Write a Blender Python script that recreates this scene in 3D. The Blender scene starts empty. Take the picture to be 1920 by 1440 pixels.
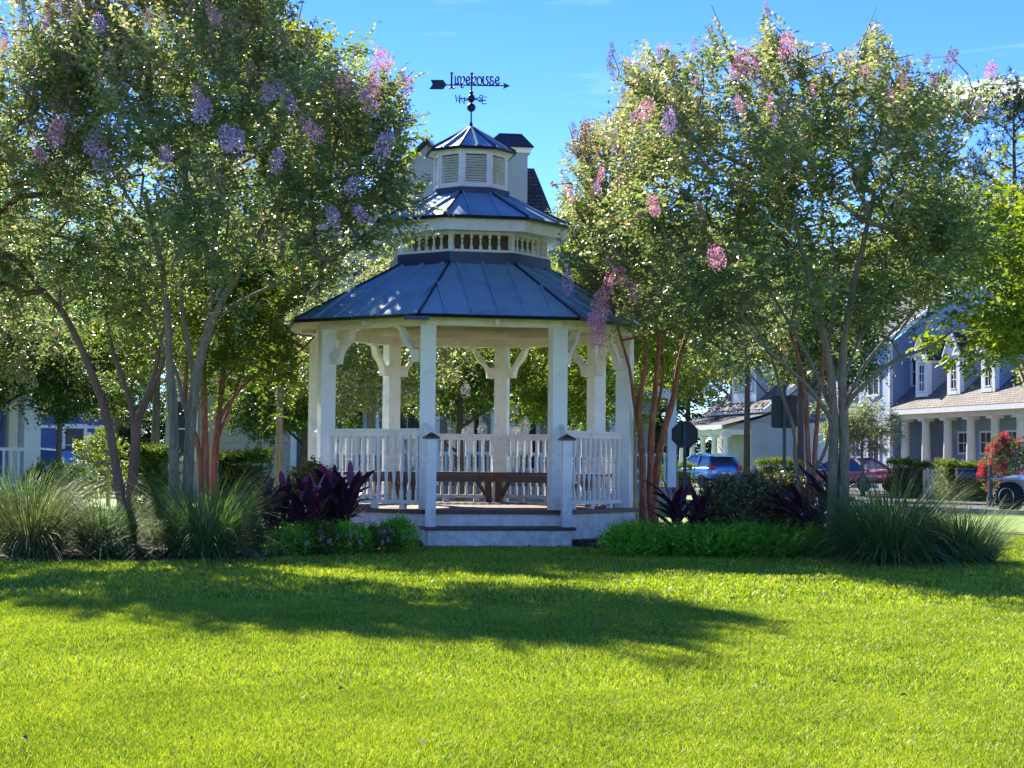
import bpy, math, random
import numpy as np
from math import radians as R, sin, cos, pi, tan, atan2
from mathutils import Vector, Matrix
random.seed(7)
rng = np.random.default_rng(11)
sc = bpy.context.scene
COL = sc.collection

# ------------------------------------------------------------------ camera
FPX = 3200.0
cam_d = bpy.data.cameras.new('camera')
cam = bpy.data.objects.new('camera', cam_d)
COL.objects.link(cam)
cam_d.sensor_width = 36.0
cam_d.lens = 36.0 * FPX / 1920.0
cam_d.clip_start = 0.1
cam_d.clip_end = 3000
PITCH = math.atan((864.5 - 720) / FPX)
ROLL = R(0.55)
CAM_M = Matrix.Translation((0, 0, 1.0)) @ Matrix.Rotation(pi / 2 + PITCH, 4, 'X') @ Matrix.Rotation(ROLL, 4, 'Z')
cam.matrix_world = CAM_M
sc.camera = cam

# ------------------------------------------------------------------ sky, sun, exposure
SUN_AZ = R(-24)      # from +Y, negative = towards the left
SUN_EL = R(35)
sdir = Vector((sin(SUN_AZ) * cos(SUN_EL), cos(SUN_AZ) * cos(SUN_EL), sin(SUN_EL)))
world = bpy.data.worlds.new('World')
sc.world = world
world.use_nodes = True
nt = world.node_tree
nt.nodes.clear()
w_out = nt.nodes.new('ShaderNodeOutputWorld')
w_bg = nt.nodes.new('ShaderNodeBackground')
w_sky = nt.nodes.new('ShaderNodeTexSky')
w_sky.sky_type = 'NISHITA'
w_sky.sun_disc = False
w_sky.sun_elevation = SUN_EL
w_sky.sun_rotation = SUN_AZ
w_sky.air_density = 0.6
w_sky.dust_density = 0.0
w_sky.ozone_density = 4.0
w_hs = nt.nodes.new('ShaderNodeHueSaturation')
w_hs.inputs['Saturation'].default_value = 1.25
w_hs.inputs['Hue'].default_value = 0.52
w_bg.inputs['Strength'].default_value = 0.11
# thin streaks of cloud
w_tc = nt.nodes.new('ShaderNodeTexCoord')
w_mp = nt.nodes.new('ShaderNodeMapping')
w_mp.inputs['Rotation'].default_value = (0, R(4), 0)
w_mp.inputs['Scale'].default_value = (5, 5, 42)
w_no = nt.nodes.new('ShaderNodeTexNoise')
w_no.inputs['Scale'].default_value = 1.6
w_no.inputs['Detail'].default_value = 7
w_no.inputs['Roughness'].default_value = 0.6
w_cr = nt.nodes.new('ShaderNodeValToRGB')
w_cr.color_ramp.elements[0].position = 0.60
w_cr.color_ramp.elements[0].color = (0, 0, 0, 1)
w_cr.color_ramp.elements[1].position = 0.85
w_cr.color_ramp.elements[1].color = (0.22, 0.22, 0.22, 1)
w_mx = nt.nodes.new('ShaderNodeMix')
w_mx.data_type = 'RGBA'
w_mx.inputs[7].default_value = (5.2, 5.4, 5.8, 1)
nt.links.new(w_tc.outputs['Generated'], w_mp.inputs['Vector'])
nt.links.new(w_mp.outputs[0], w_no.inputs['Vector'])
nt.links.new(w_no.outputs['Fac'], w_cr.inputs[0])
# the small bright cloud: an elongated patch around one direction, broken by noise
cdir = Vector((sin(R(16.2)) * cos(R(12.0)), cos(R(16.2)) * cos(R(12.0)), sin(R(12.0))))
c_sub = nt.nodes.new('ShaderNodeVectorMath'); c_sub.operation = 'SUBTRACT'
c_sub.inputs[1].default_value = cdir
c_scl = nt.nodes.new('ShaderNodeVectorMath'); c_scl.operation = 'MULTIPLY'
c_scl.inputs[1].default_value = (17, 17, 130)
c_len = nt.nodes.new('ShaderNodeVectorMath'); c_len.operation = 'LENGTH'
c_no = nt.nodes.new('ShaderNodeTexNoise')
c_no.inputs['Scale'].default_value = 3.0
c_no.inputs['Detail'].default_value = 9
c_no.inputs['Roughness'].default_value = 0.65
c_mp = nt.nodes.new('ShaderNodeMapping')
c_mp.inputs['Scale'].default_value = (12, 12, 50)
c_add = nt.nodes.new('ShaderNodeMath'); c_add.operation = 'MULTIPLY_ADD'
c_add.inputs[1].default_value = 1.5
c_rmp = nt.nodes.new('ShaderNodeMapRange')
c_rmp.inputs['From Min'].default_value = 1.75
c_rmp.inputs['From Max'].default_value = 1.15
c_max = nt.nodes.new('ShaderNodeMath'); c_max.operation = 'MAXIMUM'
nt.links.new(w_tc.outputs['Generated'], c_sub.inputs[0])
nt.links.new(c_sub.outputs[0], c_scl.inputs[0])
nt.links.new(c_scl.outputs[0], c_len.inputs[0])
nt.links.new(w_tc.outputs['Generated'], c_mp.inputs['Vector'])
nt.links.new(c_mp.outputs[0], c_no.inputs['Vector'])
nt.links.new(c_no.outputs['Fac'], c_add.inputs[0])
nt.links.new(c_len.outputs['Value'], c_add.inputs[2])
nt.links.new(c_add.outputs[0], c_rmp.inputs['Value'])
nt.links.new(c_rmp.outputs[0], c_max.inputs[0])
nt.links.new(w_cr.outputs[0], c_max.inputs[1])
nt.links.new(c_max.outputs[0], w_mx.inputs[0])
nt.links.new(w_sky.outputs[0], w_hs.inputs['Color'])
nt.links.new(w_hs.outputs[0], w_mx.inputs[6])
nt.links.new(w_mx.outputs[2], w_bg.inputs['Color'])
nt.links.new(w_bg.outputs[0], w_out.inputs[0])

sun_d = bpy.data.lights.new('sun', 'SUN')
sun_d.energy = 4.7
sun_d.angle = R(0.53)
sun_d.color = (1.0, 0.93, 0.82)
sun = bpy.data.objects.new('sun', sun_d)
COL.objects.link(sun)
sun.rotation_euler = sdir.to_track_quat('Z', 'Y').to_euler()
sun.location = (0, 0, 30)

sc.view_settings.view_transform = 'Standard'
sc.view_settings.look = 'None'
sc.view_settings.gamma = 1
sc.view_settings.use_curve_mapping = False
sc.view_settings.exposure = 1.75
sc.cycles.max_bounces = 6
sc.cycles.transparent_max_bounces = 8
sc.cycles.use_denoising = True


def at(px, py, Y):
    """world point on the ray of photo pixel (px, py) at world depth Y"""
    d = CAM_M.to_3x3() @ Vector(((px - 960) / FPX, -(py - 720) / FPX, -1))
    k = Y / d.y
    return CAM_M.translation + d * k


def to_px(P):
    """photo pixels of world points (n,3)"""
    Mi = np.array(CAM_M.inverted())
    Q = P @ Mi[:3, :3].T + Mi[:3, 3]
    return np.stack([960 - FPX * Q[:, 0] / Q[:, 2], 720 + FPX * Q[:, 1] / Q[:, 2]], 1)


def in_poly(p, poly):
    if isinstance(poly[0], list):
        return np.any([in_poly(p, q) for q in poly], axis=0)
    x, y = p[:, 0], p[:, 1]
    c = np.zeros(len(p), bool)
    n = len(poly)
    for i in range(n):
        x0, y0 = poly[i]
        x1, y1 = poly[(i + 1) % n]
        if y0 == y1:
            continue
        c ^= ((y0 > y) != (y1 > y)) & (x < (x1 - x0) * (y - y0) / (y1 - y0) + x0)
    return c


# ------------------------------------------------------------------ helpers
class MB:
    def __init__(s):
        s.v = []
        s.f = []
        s.mi = []

    def add(s, vs, fs, M=None, mi=0):
        n = len(s.v)
        if M is not None:
            vs = [M @ Vector(v) for v in vs]
        s.v += [tuple(v) for v in vs]
        s.f += [tuple(i + n for i in f) for f in fs]
        s.mi += [mi] * len(fs)
        return s

    def box(s, x0, x1, y0, y1, z0, z1, M=None, mi=0):
        vs = [(x0, y0, z0), (x1, y0, z0), (x1, y1, z0), (x0, y1, z0), (x0, y0, z1), (x1, y0, z1), (x1, y1, z1), (x0, y1, z1)]
        fs = [(0, 3, 2, 1), (4, 5, 6, 7), (0, 1, 5, 4), (1, 2, 6, 5), (2, 3, 7, 6), (3, 0, 4, 7)]
        return s.add(vs, fs, M, mi)

    def bar(s, a, b, w, h, M=None, up=(0, 0, 1), mi=0):
        """square bar from a to b, w across and h along up"""
        a = Vector(a); b = Vector(b)
        d = (b - a).normalized()
        u = Vector(up)
        sd = d.cross(u)
        if sd.length < 1e-5:
            sd = d.cross(Vector((1, 0, 0)))
        sd.normalize()
        u = sd.cross(d).normalized()
        vs = []
        for p in (a, b):
            for i, j in ((-1, -1), (1, -1), (1, 1), (-1, 1)):
                vs.append(p + sd * (i * w / 2) + u * (j * h / 2))
        fs = [(0, 1, 2, 3), (7, 6, 5, 4), (0, 4, 5, 1), (1, 5, 6, 2), (2, 6, 7, 3), (3, 7, 4, 0)]
        return s.add(vs, fs, M, mi)

    def prism(s, poly, t0, t1, M=None, mi=0):
        """polygon in xz, from y=t0 to y=t1"""
        n = len(poly)
        vs = [(p[0], t0, p[1]) for p in poly] + [(p[0], t1, p[1]) for p in poly]
        fs = [tuple(range(n)), tuple(range(2 * n - 1, n - 1, -1))]
        for i in range(n):
            j = (i + 1) % n
            fs.append((i, i + n, j + n, j))
        return s.add(vs, fs, M, mi)

    def lathe(s, prof, n=12, M=None, mi=0, ax=0.0, caps=True):
        vs = []
        for r, z in prof:
            for i in range(n):
                a = 2 * pi * i / n + ax
                vs.append((r * cos(a), r * sin(a), z))
        fs = []
        for k in range(len(prof) - 1):
            for i in range(n):
                j = (i + 1) % n
                fs.append((k * n + i, k * n + j, (k + 1) * n + j, (k + 1) * n + i))
        if caps:
            fs.append(tuple(range(n - 1, -1, -1)))
            m = (len(prof) - 1) * n
            fs.append(tuple(range(m, m + n)))
        return s.add(vs, fs, M, mi)

    def tube(s, pts, rad, n=6, M=None, mi=0):
        pts = [Vector(p) for p in pts]
        if not hasattr(rad, '__len__'):
            rad = [rad] * len(pts)
        vs = []
        ref = None
        for i, p in enumerate(pts):
            a = pts[max(0, i - 1)]
            b = pts[min(len(pts) - 1, i + 1)]
            d = (b - a)
            if d.length < 1e-9:
                d = Vector((0, 0, 1))
            d.normalize()
            if ref is None:
                ref = d.cross(Vector((0.13, 0.97, 0.2)))
                if ref.length < 0.1:
                    ref = d.cross(Vector((1, 0, 0)))
            ref = (ref - d * ref.dot(d)).normalized()
            o = d.cross(ref)
            for k in range(n):
                t = 2 * pi * k / n
                vs.append(p + (ref * cos(t) + o * sin(t)) * rad[i])
        fs = []
        for i in range(len(pts) - 1):
            for k in range(n):
                j = (k + 1) % n
                fs.append((i * n + k, i * n + j, (i + 1) * n + j, (i + 1) * n + k))
        fs.append(tuple(range(n - 1, -1, -1)))
        m = (len(pts) - 1) * n
        fs.append(tuple(range(m, m + n)))
        return s.add(vs, fs, M, mi)

    def mesh(s, name, mats, smooth=False):
        me = bpy.data.meshes.new(name)
        me.from_pydata(s.v, [], s.f)
        if not isinstance(mats, (list, tuple)):
            mats = [mats]
        for m in mats:
            me.materials.append(m)
        if len(mats) > 1:
            me.polygons.foreach_set('material_index', s.mi)
        if smooth:
            me.polygons.foreach_set('use_smooth', [True] * len(me.polygons))
        me.update()
        return me

    def build(s, name, mats, parent=None, smooth=False, loc=(0, 0, 0), rot=(0, 0, 0)):
        return link(name, s.mesh(name, mats, smooth), parent, loc, rot)


def link(name, me, parent=None, loc=(0, 0, 0), rot=(0, 0, 0), scale=None):
    o = bpy.data.objects.new(name, me)
    COL.objects.link(o)
    o.parent = parent
    o.location = loc
    o.rotation_euler = rot
    if scale is not None:
        o.scale = scale
    return o


def tag(o, label, cat, group=None):
    o['label'] = label
    o['category'] = cat
    if group:
        o['group'] = group
    return o


def thing(name, label, cat, loc=(0, 0, 0), rotz=0.0, group=None):
    o = bpy.data.objects.new(name, None)
    COL.objects.link(o)
    o.location = loc
    o.rotation_euler = (0, 0, rotz)
    o.empty_display_size = 0.2
    return tag(o, label, cat, group)


def structure(o):
    o['kind'] = 'structure'
    return o


def stuff(o):
    o['kind'] = 'stuff'
    return o


def copy_tree(o, parent=None):
    c = o.copy()
    COL.objects.link(c)
    c.parent = parent
    for ch in list(o.children):
        copy_tree(ch, c)
    return c


def np_mesh(name, V, F, mat, tint=None, smooth=False):
    """V (n,3), F (m,3) triangles"""
    me = bpy.data.meshes.new(name)
    V = np.ascontiguousarray(V, dtype=np.float32)
    F = np.ascontiguousarray(F, dtype=np.int32)
    me.vertices.add(len(V))
    me.vertices.foreach_set('co', V.ravel())
    k = F.shape[1]
    me.loops.add(F.size)
    me.loops.foreach_set('vertex_index', F.ravel())
    me.polygons.add(len(F))
    me.polygons.foreach_set('loop_start', np.arange(0, F.size, k, dtype=np.int32))
    me.polygons.foreach_set('loop_total', np.full(len(F), k, dtype=np.int32))
    if smooth:
        me.polygons.foreach_set('use_smooth', np.ones(len(F), dtype=bool))
    if tint is not None:
        a = me.attributes.new('tint', 'FLOAT', 'POINT')
        a.data.foreach_set('value', np.ascontiguousarray(tint, dtype=np.float32))
    me.materials.append(mat)
    me.update(calc_edges=True)
    return me


def nrm(a):
    return a / np.maximum(np.linalg.norm(a, axis=-1, keepdims=True), 1e-9)


# ------------------------------------------------------------------ materials
def new_mat(name):
    m = bpy.data.materials.new(name)
    m.use_nodes = True
    t = m.node_tree
    t.nodes.clear()
    out = t.nodes.new('ShaderNodeOutputMaterial')
    p = t.nodes.new('ShaderNodeBsdfPrincipled')
    t.links.new(p.outputs[0], out.inputs[0])
    return m, t, p, out


def nod(t, kind, **kw):
    n = t.nodes.new(kind)
    for k, v in kw.items():
        if k in n.inputs:
            n.inputs[k].default_value = v
        else:
            setattr(n, k, v)
    return n


def ramp(t, src, stops):
    r = t.nodes.new('ShaderNodeValToRGB')
    cr = r.color_ramp
    while len(cr.elements) < len(stops):
        cr.elements.new(0.5)
    for e, (pos, c) in zip(cr.elements, stops):
        e.position = pos
        e.color = (c[0], c[1], c[2], 1)
    t.links.new(src, r.inputs[0])
    return r.outputs[0]


def surf(name, c1, c2=None, scale=3.0, rough=0.6, bump=0.2, bscale=40.0, metal=0.0, spec=0.5, stretch=(1, 1, 1), dirt=None, coat=0.0):
    """painted / natural surface: two-tone noise, grain bump, optional dirt blotches"""
    m, t, p, out = new_mat(name)
    tc = nod(t, 'ShaderNodeTexCoord')
    mp = nod(t, 'ShaderNodeMapping')
    mp.inputs['Scale'].default_value = stretch
    t.links.new(tc.outputs['Object'], mp.inputs['Vector'])
    n = nod(t, 'ShaderNodeTexNoise', Scale=scale, Detail=6.0, Roughness=0.6)
    t.links.new(mp.outputs[0], n.inputs['Vector'])
    c2 = c2 or tuple(x * 0.85 for x in c1)
    col = ramp(t, n.outputs['Fac'], [(0.3, c2), (0.7, c1)])
    if dirt:
        n3 = nod(t, 'ShaderNodeTexNoise', Scale=scale * 2.7, Detail=8.0, Roughness=0.7)
        t.links.new(mp.outputs[0], n3.inputs['Vector'])
        f = ramp(t, n3.outputs['Fac'], [(0.5, (0, 0, 0)), (0.72, (1, 1, 1))])
        mx = nod(t, 'ShaderNodeMix', data_type='RGBA')
        t.links.new(f, mx.inputs[0])
        t.links.new(col, mx.inputs[6])
        mx.inputs[7].default_value = (*dirt, 1)
        col = mx.outputs[2]
    t.links.new(col, p.inputs['Base Color'])
    p.inputs['Roughness'].default_value = rough
    p.inputs['Metallic'].default_value = metal
    p.inputs['Specular IOR Level'].default_value = spec
    p.inputs['Coat Weight'].default_value = coat
    if bump:
        n2 = nod(t, 'ShaderNodeTexNoise', Scale=bscale, Detail=4.0)
        t.links.new(mp.outputs[0], n2.inputs['Vector'])
        b = nod(t, 'ShaderNodeBump', Strength=bump, Distance=0.01)
        t.links.new(n2.outputs['Fac'], b.inputs['Height'])
        t.links.new(b.outputs[0], p.inputs['Normal'])
    return m


def foliage(name, stops, trans=0.4, tcol=None, rough=0.42, spec=0.5):
    """leaf material: colour from the per-leaf tint attribute, light passing through"""
    m, t, p, out = new_mat(name)
    a = nod(t, 'ShaderNodeAttribute', attribute_name='tint')
    col = ramp(t, a.outputs['Fac'], stops)
    t.links.new(col, p.inputs['Base Color'])
    p.inputs['Roughness'].default_value = rough
    p.inputs['Specular IOR Level'].default_value = spec
    tr = nod(t, 'ShaderNodeBsdfTranslucent')
    mx = nod(t, 'ShaderNodeMix', data_type='RGBA', blend_type='MULTIPLY')
    mx.inputs[0].default_value = 1.0
    t.links.new(col, mx.inputs[6])
    tcol = tcol or (1.9, 1.7, 0.6)
    mx.inputs[7].default_value = (*tcol, 1)
    t.links.new(mx.outputs[2], tr.inputs[0])
    ms = nod(t, 'ShaderNodeMixShader')
    ms.inputs[0].default_value = trans
    t.links.new(p.outputs[0], ms.inputs[1])
    t.links.new(tr.outputs[0], ms.inputs[2])
    t.links.new(ms.outputs[0], out.inputs[0])
    return m


def siding(name, c, period=0.16, rough=0.6, axis='Z'):
    """lap siding of far houses: ridge bump by height"""
    m, t, p, out = new_mat(name)
    tc = nod(t, 'ShaderNodeTexCoord')
    sp = nod(t, 'ShaderNodeSeparateXYZ')
    t.links.new(tc.outputs['Object'], sp.inputs[0])
    d = nod(t, 'ShaderNodeMath', operation='DIVIDE')
    t.links.new(sp.outputs[axis], d.inputs[0])
    d.inputs[1].default_value = period
    fr = nod(t, 'ShaderNodeMath', operation='FRACT')
    t.links.new(d.outputs[0], fr.inputs[0])
    n = nod(t, 'ShaderNodeTexNoise', Scale=1.2, Detail=5.0)
    t.links.new(tc.outputs['Object'], n.inputs['Vector'])
    col = ramp(t, n.outputs['Fac'], [(0.3, tuple(x * 0.82 for x in c)), (0.7, c)])
    t.links.new(col, p.inputs['Base Color'])
    p.inputs['Roughness'].default_value = rough
    iv = nod(t, 'ShaderNodeMath', operation='SUBTRACT')
    iv.inputs[0].default_value = 1.0
    t.links.new(fr.outputs[0], iv.inputs[1])
    b = nod(t, 'ShaderNodeBump', Strength=1.0, Distance=0.03)
    t.links.new(iv.outputs[0], b.inputs['Height'])
    t.links.new(b.outputs[0], p.inputs['Normal'])
    return m


def shingle(name, c1, c2, row=0.14):
    m, t, p, out = new_mat(name)
    tc = nod(t, 'ShaderNodeTexCoord')
    mp = nod(t, 'ShaderNodeMapping')
    t.links.new(tc.outputs['UV'], mp.inputs['Vector'])
    br = nod(t, 'ShaderNodeTexBrick')
    br.inputs['Color1'].default_value = (*c1, 1)
    br.inputs['Color2'].default_value = (*c2, 1)
    br.inputs['Mortar'].default_value = (c2[0] * .35, c2[1] * .35, c2[2] * .35, 1)
    br.inputs['Scale'].default_value = 1.0
    br.inputs['Mortar Size'].default_value = 0.018
    br.inputs['Brick Width'].default_value = 0.32
    br.inputs['Row Height'].default_value = row
    t.links.new(mp.outputs[0], br.inputs['Vector'])
    n = nod(t, 'ShaderNodeTexNoise', Scale=0.7, Detail=6.0)
    t.links.new(mp.outputs[0], n.inputs['Vector'])
    f = ramp(t, n.outputs['Fac'], [(0.3, (0.7, 0.7, 0.7)), (0.7, (1.1, 1.1, 1.1))])
    mx = nod(t, 'ShaderNodeMix', data_type='RGBA', blend_type='MULTIPLY')
    mx.inputs[0].default_value = 1.0
    t.links.new(br.outputs['Color'], mx.inputs[6])
    t.links.new(f, mx.inputs[7])
    t.links.new(mx.outputs[2], p.inputs['Base Color'])
    p.inputs['Roughness'].default_value = 0.9
    b = nod(t, 'ShaderNodeBump', Strength=0.8, Distance=0.02)
    t.links.new(br.outputs['Fac'], b.inputs['Height'])
    b.invert = True
    t.links.new(b.outputs[0], p.inputs['Normal'])
    return m


M = {}
M['white'] = surf('white_paint', (0.88, 0.85, 0.77), (0.76, 0.74, 0.67), 2.2, 0.5, 0.25, 60, dirt=(0.60, 0.59, 0.51))
def grime(m, z0, z1, colr):
    t = m.node_tree
    p = next(n for n in t.nodes if n.type == 'BSDF_PRINCIPLED')
    src = p.inputs['Base Color'].links[0].from_socket
    geo = nod(t, 'ShaderNodeNewGeometry')
    sp = nod(t, 'ShaderNodeSeparateXYZ')
    t.links.new(geo.outputs['Position'], sp.inputs[0])
    mr = nod(t, 'ShaderNodeMapRange')
    mr.inputs['From Min'].default_value = z1
    mr.inputs['From Max'].default_value = z0
    t.links.new(sp.outputs['Z'], mr.inputs['Value'])
    n = nod(t, 'ShaderNodeTexNoise', Scale=9.0, Detail=8.0, Roughness=0.7)
    t.links.new(geo.outputs['Position'], n.inputs['Vector'])
    r = ramp(t, n.outputs['Fac'], [(0.35, (0, 0, 0)), (0.7, (1, 1, 1))])
    mu = nod(t, 'ShaderNodeMath', operation='MULTIPLY')
    t.links.new(mr.outputs[0], mu.inputs[0]); t.links.new(r, mu.inputs[1])
    mx = nod(t, 'ShaderNodeMix', data_type='RGBA')
    t.links.new(mu.outputs[0], mx.inputs[0])
    t.links.new(src, mx.inputs[6])
    mx.inputs[7].default_value = (*colr, 1)
    t.links.new(mx.outputs[2], p.inputs['Base Color'])


grime(M['white'], 0.0, 0.9, (0.42, 0.38, 0.28))
M['white_far'] = surf('white_trim_paint', (0.82, 0.82, 0.78), (0.72, 0.72, 0.68), 1.5, 0.55, 0)
M['cream'] = surf('cream_paint', (0.80, 0.73, 0.56), (0.70, 0.63, 0.48), 1.5, 0.55, 0)
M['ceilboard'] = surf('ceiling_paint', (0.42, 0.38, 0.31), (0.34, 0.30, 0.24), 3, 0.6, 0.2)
M['wood'] = surf('deck_wood', (0.20, 0.115, 0.07), (0.10, 0.055, 0.035), 5, 0.6, 0.4, 50, stretch=(1, 8, 8), dirt=(0.30, 0.25, 0.20))
M['woodred'] = surf('stained_edge_wood', (0.11, 0.045, 0.035), (0.05, 0.02, 0.02), 6, 0.5, 0.4, 50)
M['bench'] = surf('bench_wood', (0.15, 0.085, 0.055), (0.07, 0.04, 0.028), 5, 0.45, 0.4, 50, stretch=(8, 1, 8))
M['metal'] = surf('standing_seam_metal', (0.24, 0.42, 0.53), (0.17, 0.31, 0.41), 1.7, 0.55, 0.3, 5, metal=0.1, dirt=(0.18, 0.27, 0.36), spec=0.3)
M['metaldark'] = surf('roof_flashing_metal', (0.028, 0.04, 0.07), (0.018, 0.028, 0.05), 2, 0.38, 0.1, 10, metal=0.5)
M['iron'] = surf('weathervane_iron', (0.012, 0.014, 0.03), (0.02, 0.02, 0.03), 8, 0.5, 0.1, metal=0.4)
M['capwood'] = surf('dark_cap_copper', (0.05, 0.035, 0.035), (0.03, 0.02, 0.025), 8, 0.4, 0.2)
M['bark'] = surf('grey_crape_bark', (0.24, 0.19, 0.13), (0.10, 0.08, 0.055), 9, 0.8, 1.0, 25, stretch=(3, 3, 0.5), dirt=(0.30, 0.25, 0.17))
M['barkmid'] = surf('brown_crape_bark', (0.20, 0.115, 0.08), (0.075, 0.045, 0.035), 6, 0.75, 0.7, 25, stretch=(3, 3, 0.45), dirt=(0.20, 0.085, 0.05))
M['barkred'] = surf('peeling_red_bark', (0.36, 0.115, 0.05), (0.13, 0.03, 0.02), 5, 0.65, 0.7, 25, stretch=(3, 3, 0.45), dirt=(0.42, 0.28, 0.13))
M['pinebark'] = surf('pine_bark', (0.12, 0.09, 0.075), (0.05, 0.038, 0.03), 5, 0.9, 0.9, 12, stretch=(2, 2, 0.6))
M['mulch'] = surf('bark_mulch_ground', (0.085, 0.05, 0.035), (0.035, 0.02, 0.016), 14, 0.9, 1.0, 45, dirt=(0.15, 0.10, 0.075))
M['chip'] = foliage('mulch_chip', [(0.0, (0.03, 0.017, 0.012)), (0.5, (0.10, 0.055, 0.035)), (1.0, (0.26, 0.18, 0.13))], 0.0, rough=0.8)
M['asphalt'] = surf('asphalt', (0.075, 0.068, 0.06), (0.05, 0.046, 0.042), 1.2, 0.85, 0.5, 60)
M['concrete'] = surf('concrete', (0.36, 0.33, 0.29), (0.27, 0.25, 0.22), 2, 0.85, 0.3, 40)
M['glass'] = surf('window_glass', (0.03, 0.04, 0.055), (0.05, 0.065, 0.09), 0.8, 0.06, 0, spec=0.9)
M['glasslight'] = surf('car_window_glass', (0.05, 0.07, 0.09), (0.03, 0.045, 0.06), 0.8, 0.04, 0, spec=1.0)
M['signback'] = surf('sign_back_metal', (0.035, 0.04, 0.05), (0.02, 0.022, 0.03), 5, 0.6, 0.1, metal=0.3)
M['rubber'] = surf('rubber', (0.02, 0.02, 0.022), (0.012, 0.012, 0.013), 9, 0.8, 0.3)
M['grey_side'] = siding('grey_lap_siding', (0.50, 0.54, 0.51))
M['blue_side'] = siding('slate_blue_lap_siding', (0.28, 0.37, 0.46))
M['navy_side'] = siding('navy_lap_siding', (0.08, 0.12, 0.27))
M['taupe_wall'] = surf('taupe_wall', (0.36, 0.36, 0.33), (0.30, 0.30, 0.275), 1.0, 0.7, 0)
M['shingle_tan'] = shingle('tan_shingles', (0.26, 0.225, 0.18), (0.16, 0.14, 0.115))
M['shingle_dark'] = shingle('charcoal_shingles', (0.075, 0.065, 0.075), (0.045, 0.04, 0.05))
M['shingle_navy'] = shingle('blue_black_shingles', (0.03, 0.04, 0.075), (0.022, 0.028, 0.05))
M['tinroof'] = surf('pale_metal_roof', (0.30, 0.36, 0.42), (0.24, 0.30, 0.36), 1, 0.4, 0, metal=0.4)
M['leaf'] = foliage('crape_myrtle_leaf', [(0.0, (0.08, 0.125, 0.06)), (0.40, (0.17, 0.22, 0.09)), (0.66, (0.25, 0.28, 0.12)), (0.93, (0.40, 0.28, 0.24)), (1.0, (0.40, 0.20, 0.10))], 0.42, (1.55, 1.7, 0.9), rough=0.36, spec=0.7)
M['leafblue'] = foliage('dark_green_leaf', [(0.0, (0.025, 0.055, 0.025)), (0.6, (0.075, 0.14, 0.05)), (1.0, (0.16, 0.22, 0.06))], 0.4, rough=0.55, spec=0.25)  # dark green leaf tones
M['leafbright'] = foliage('bright_yellow_green_leaf', [(0.0, (0.05, 0.10, 0.012)), (0.5, (0.11, 0.18, 0.018)), (1.0, (0.22, 0.26, 0.03))], 0.5)
M['hedge'] = foliage('hedge_leaf', [(0.0, (0.045, 0.09, 0.015)), (0.6, (0.11, 0.18, 0.03)), (1.0, (0.20, 0.27, 0.04))], 0.3, rough=0.6, spec=0.2)
M['lowshrub'] = foliage('low_green_shrub_leaf', [(0.0, (0.08, 0.24, 0.03)), (0.6, (0.19, 0.48, 0.05)), (1.0, (0.34, 0.62, 0.09))], 0.48, (2.0, 1.8, 0.7), rough=0.6, spec=0.2)
M['bronze'] = foliage('bronze_green_leaf', [(0.0, (0.07, 0.11, 0.05)), (0.6, (0.17, 0.19, 0.09)), (1.0, (0.34, 0.26, 0.16))], 0.25)
M['croton'] = foliage('yellow_mottled_leaf', [(0.0, (0.05, 0.09, 0.02)), (0.5, (0.20, 0.18, 0.03)), (1.0, (0.30, 0.14, 0.05))], 0.3)
M['pine'] = foliage('pine_needle', [(0.0, (0.012, 0.035, 0.018)), (0.6, (0.03, 0.07, 0.03)), (1.0, (0.07, 0.12, 0.04))], 0.15)
M['grassblade'] = foliage('lawn_grass_blade', [(0.0, (0.09, 0.17, 0.02)), (0.5, (0.25, 0.37, 0.024)), (0.95, (0.46, 0.55, 0.06)), (1.0, (0.5, 0.42, 0.16))], 0.36, (1.3, 1.2, 0.4), rough=0.5, spec=0.3)
M['fountain'] = foliage('ornamental_grass_blade', [(0.0, (0.05, 0.11, 0.035)), (0.6, (0.13, 0.22, 0.07)), (0.9, (0.26, 0.32, 0.11)), (1.0, (0.32, 0.30, 0.18))], 0.22, (1.2, 1.4, 0.6), rough=0.65, spec=0.15)
M['fountaindry'] = foliage('yellowing_grass_blade', [(0.0, (0.06, 0.11, 0.03)), (0.5, (0.16, 0.20, 0.06)), (1.0, (0.36, 0.33, 0.19))], 0.22, (1.2, 1.3, 0.6), rough=0.65, spec=0.15)
M['purple'] = surf('purple_black_leaf', (0.075, 0.018, 0.042), (0.035, 0.009, 0.024), 12, 0.38, 0.2, 30, stretch=(1, 6, 1), spec=0.35)
M['purplered'] = surf('crimson_leaf', (0.28, 0.02, 0.07), (0.10, 0.01, 0.05), 10, 0.35, 0.2, 30)
M['lilac'] = foliage('lilac_petal', [(0.0, (0.34, 0.20, 0.46)), (0.6, (0.56, 0.38, 0.66)), (1.0, (0.78, 0.64, 0.82))], 0.3, (1.1, 1.0, 1.1), rough=0.7, spec=0.2)
M['pink'] = foliage('pink_petal', [(0.0, (0.55, 0.16, 0.32)), (0.6, (0.76, 0.38, 0.52)), (1.0, (0.86, 0.62, 0.70))], 0.3, (1.1, 1.0, 1.0), rough=0.7, spec=0.2)
M['palepetal'] = foliage('pale_petal', [(0.0, (0.50, 0.42, 0.36)), (1.0, (0.74, 0.68, 0.58))], 0.3, (1.1, 1.0, 1.0), rough=0.7, spec=0.2)
M['redpetal'] = foliage('watermelon_red_petal', [(0.0, (0.50, 0.03, 0.05)), (1.0, (0.80, 0.16, 0.18))], 0.3, (1.1, 1.0, 1.0), rough=0.7, spec=0.2)
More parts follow.
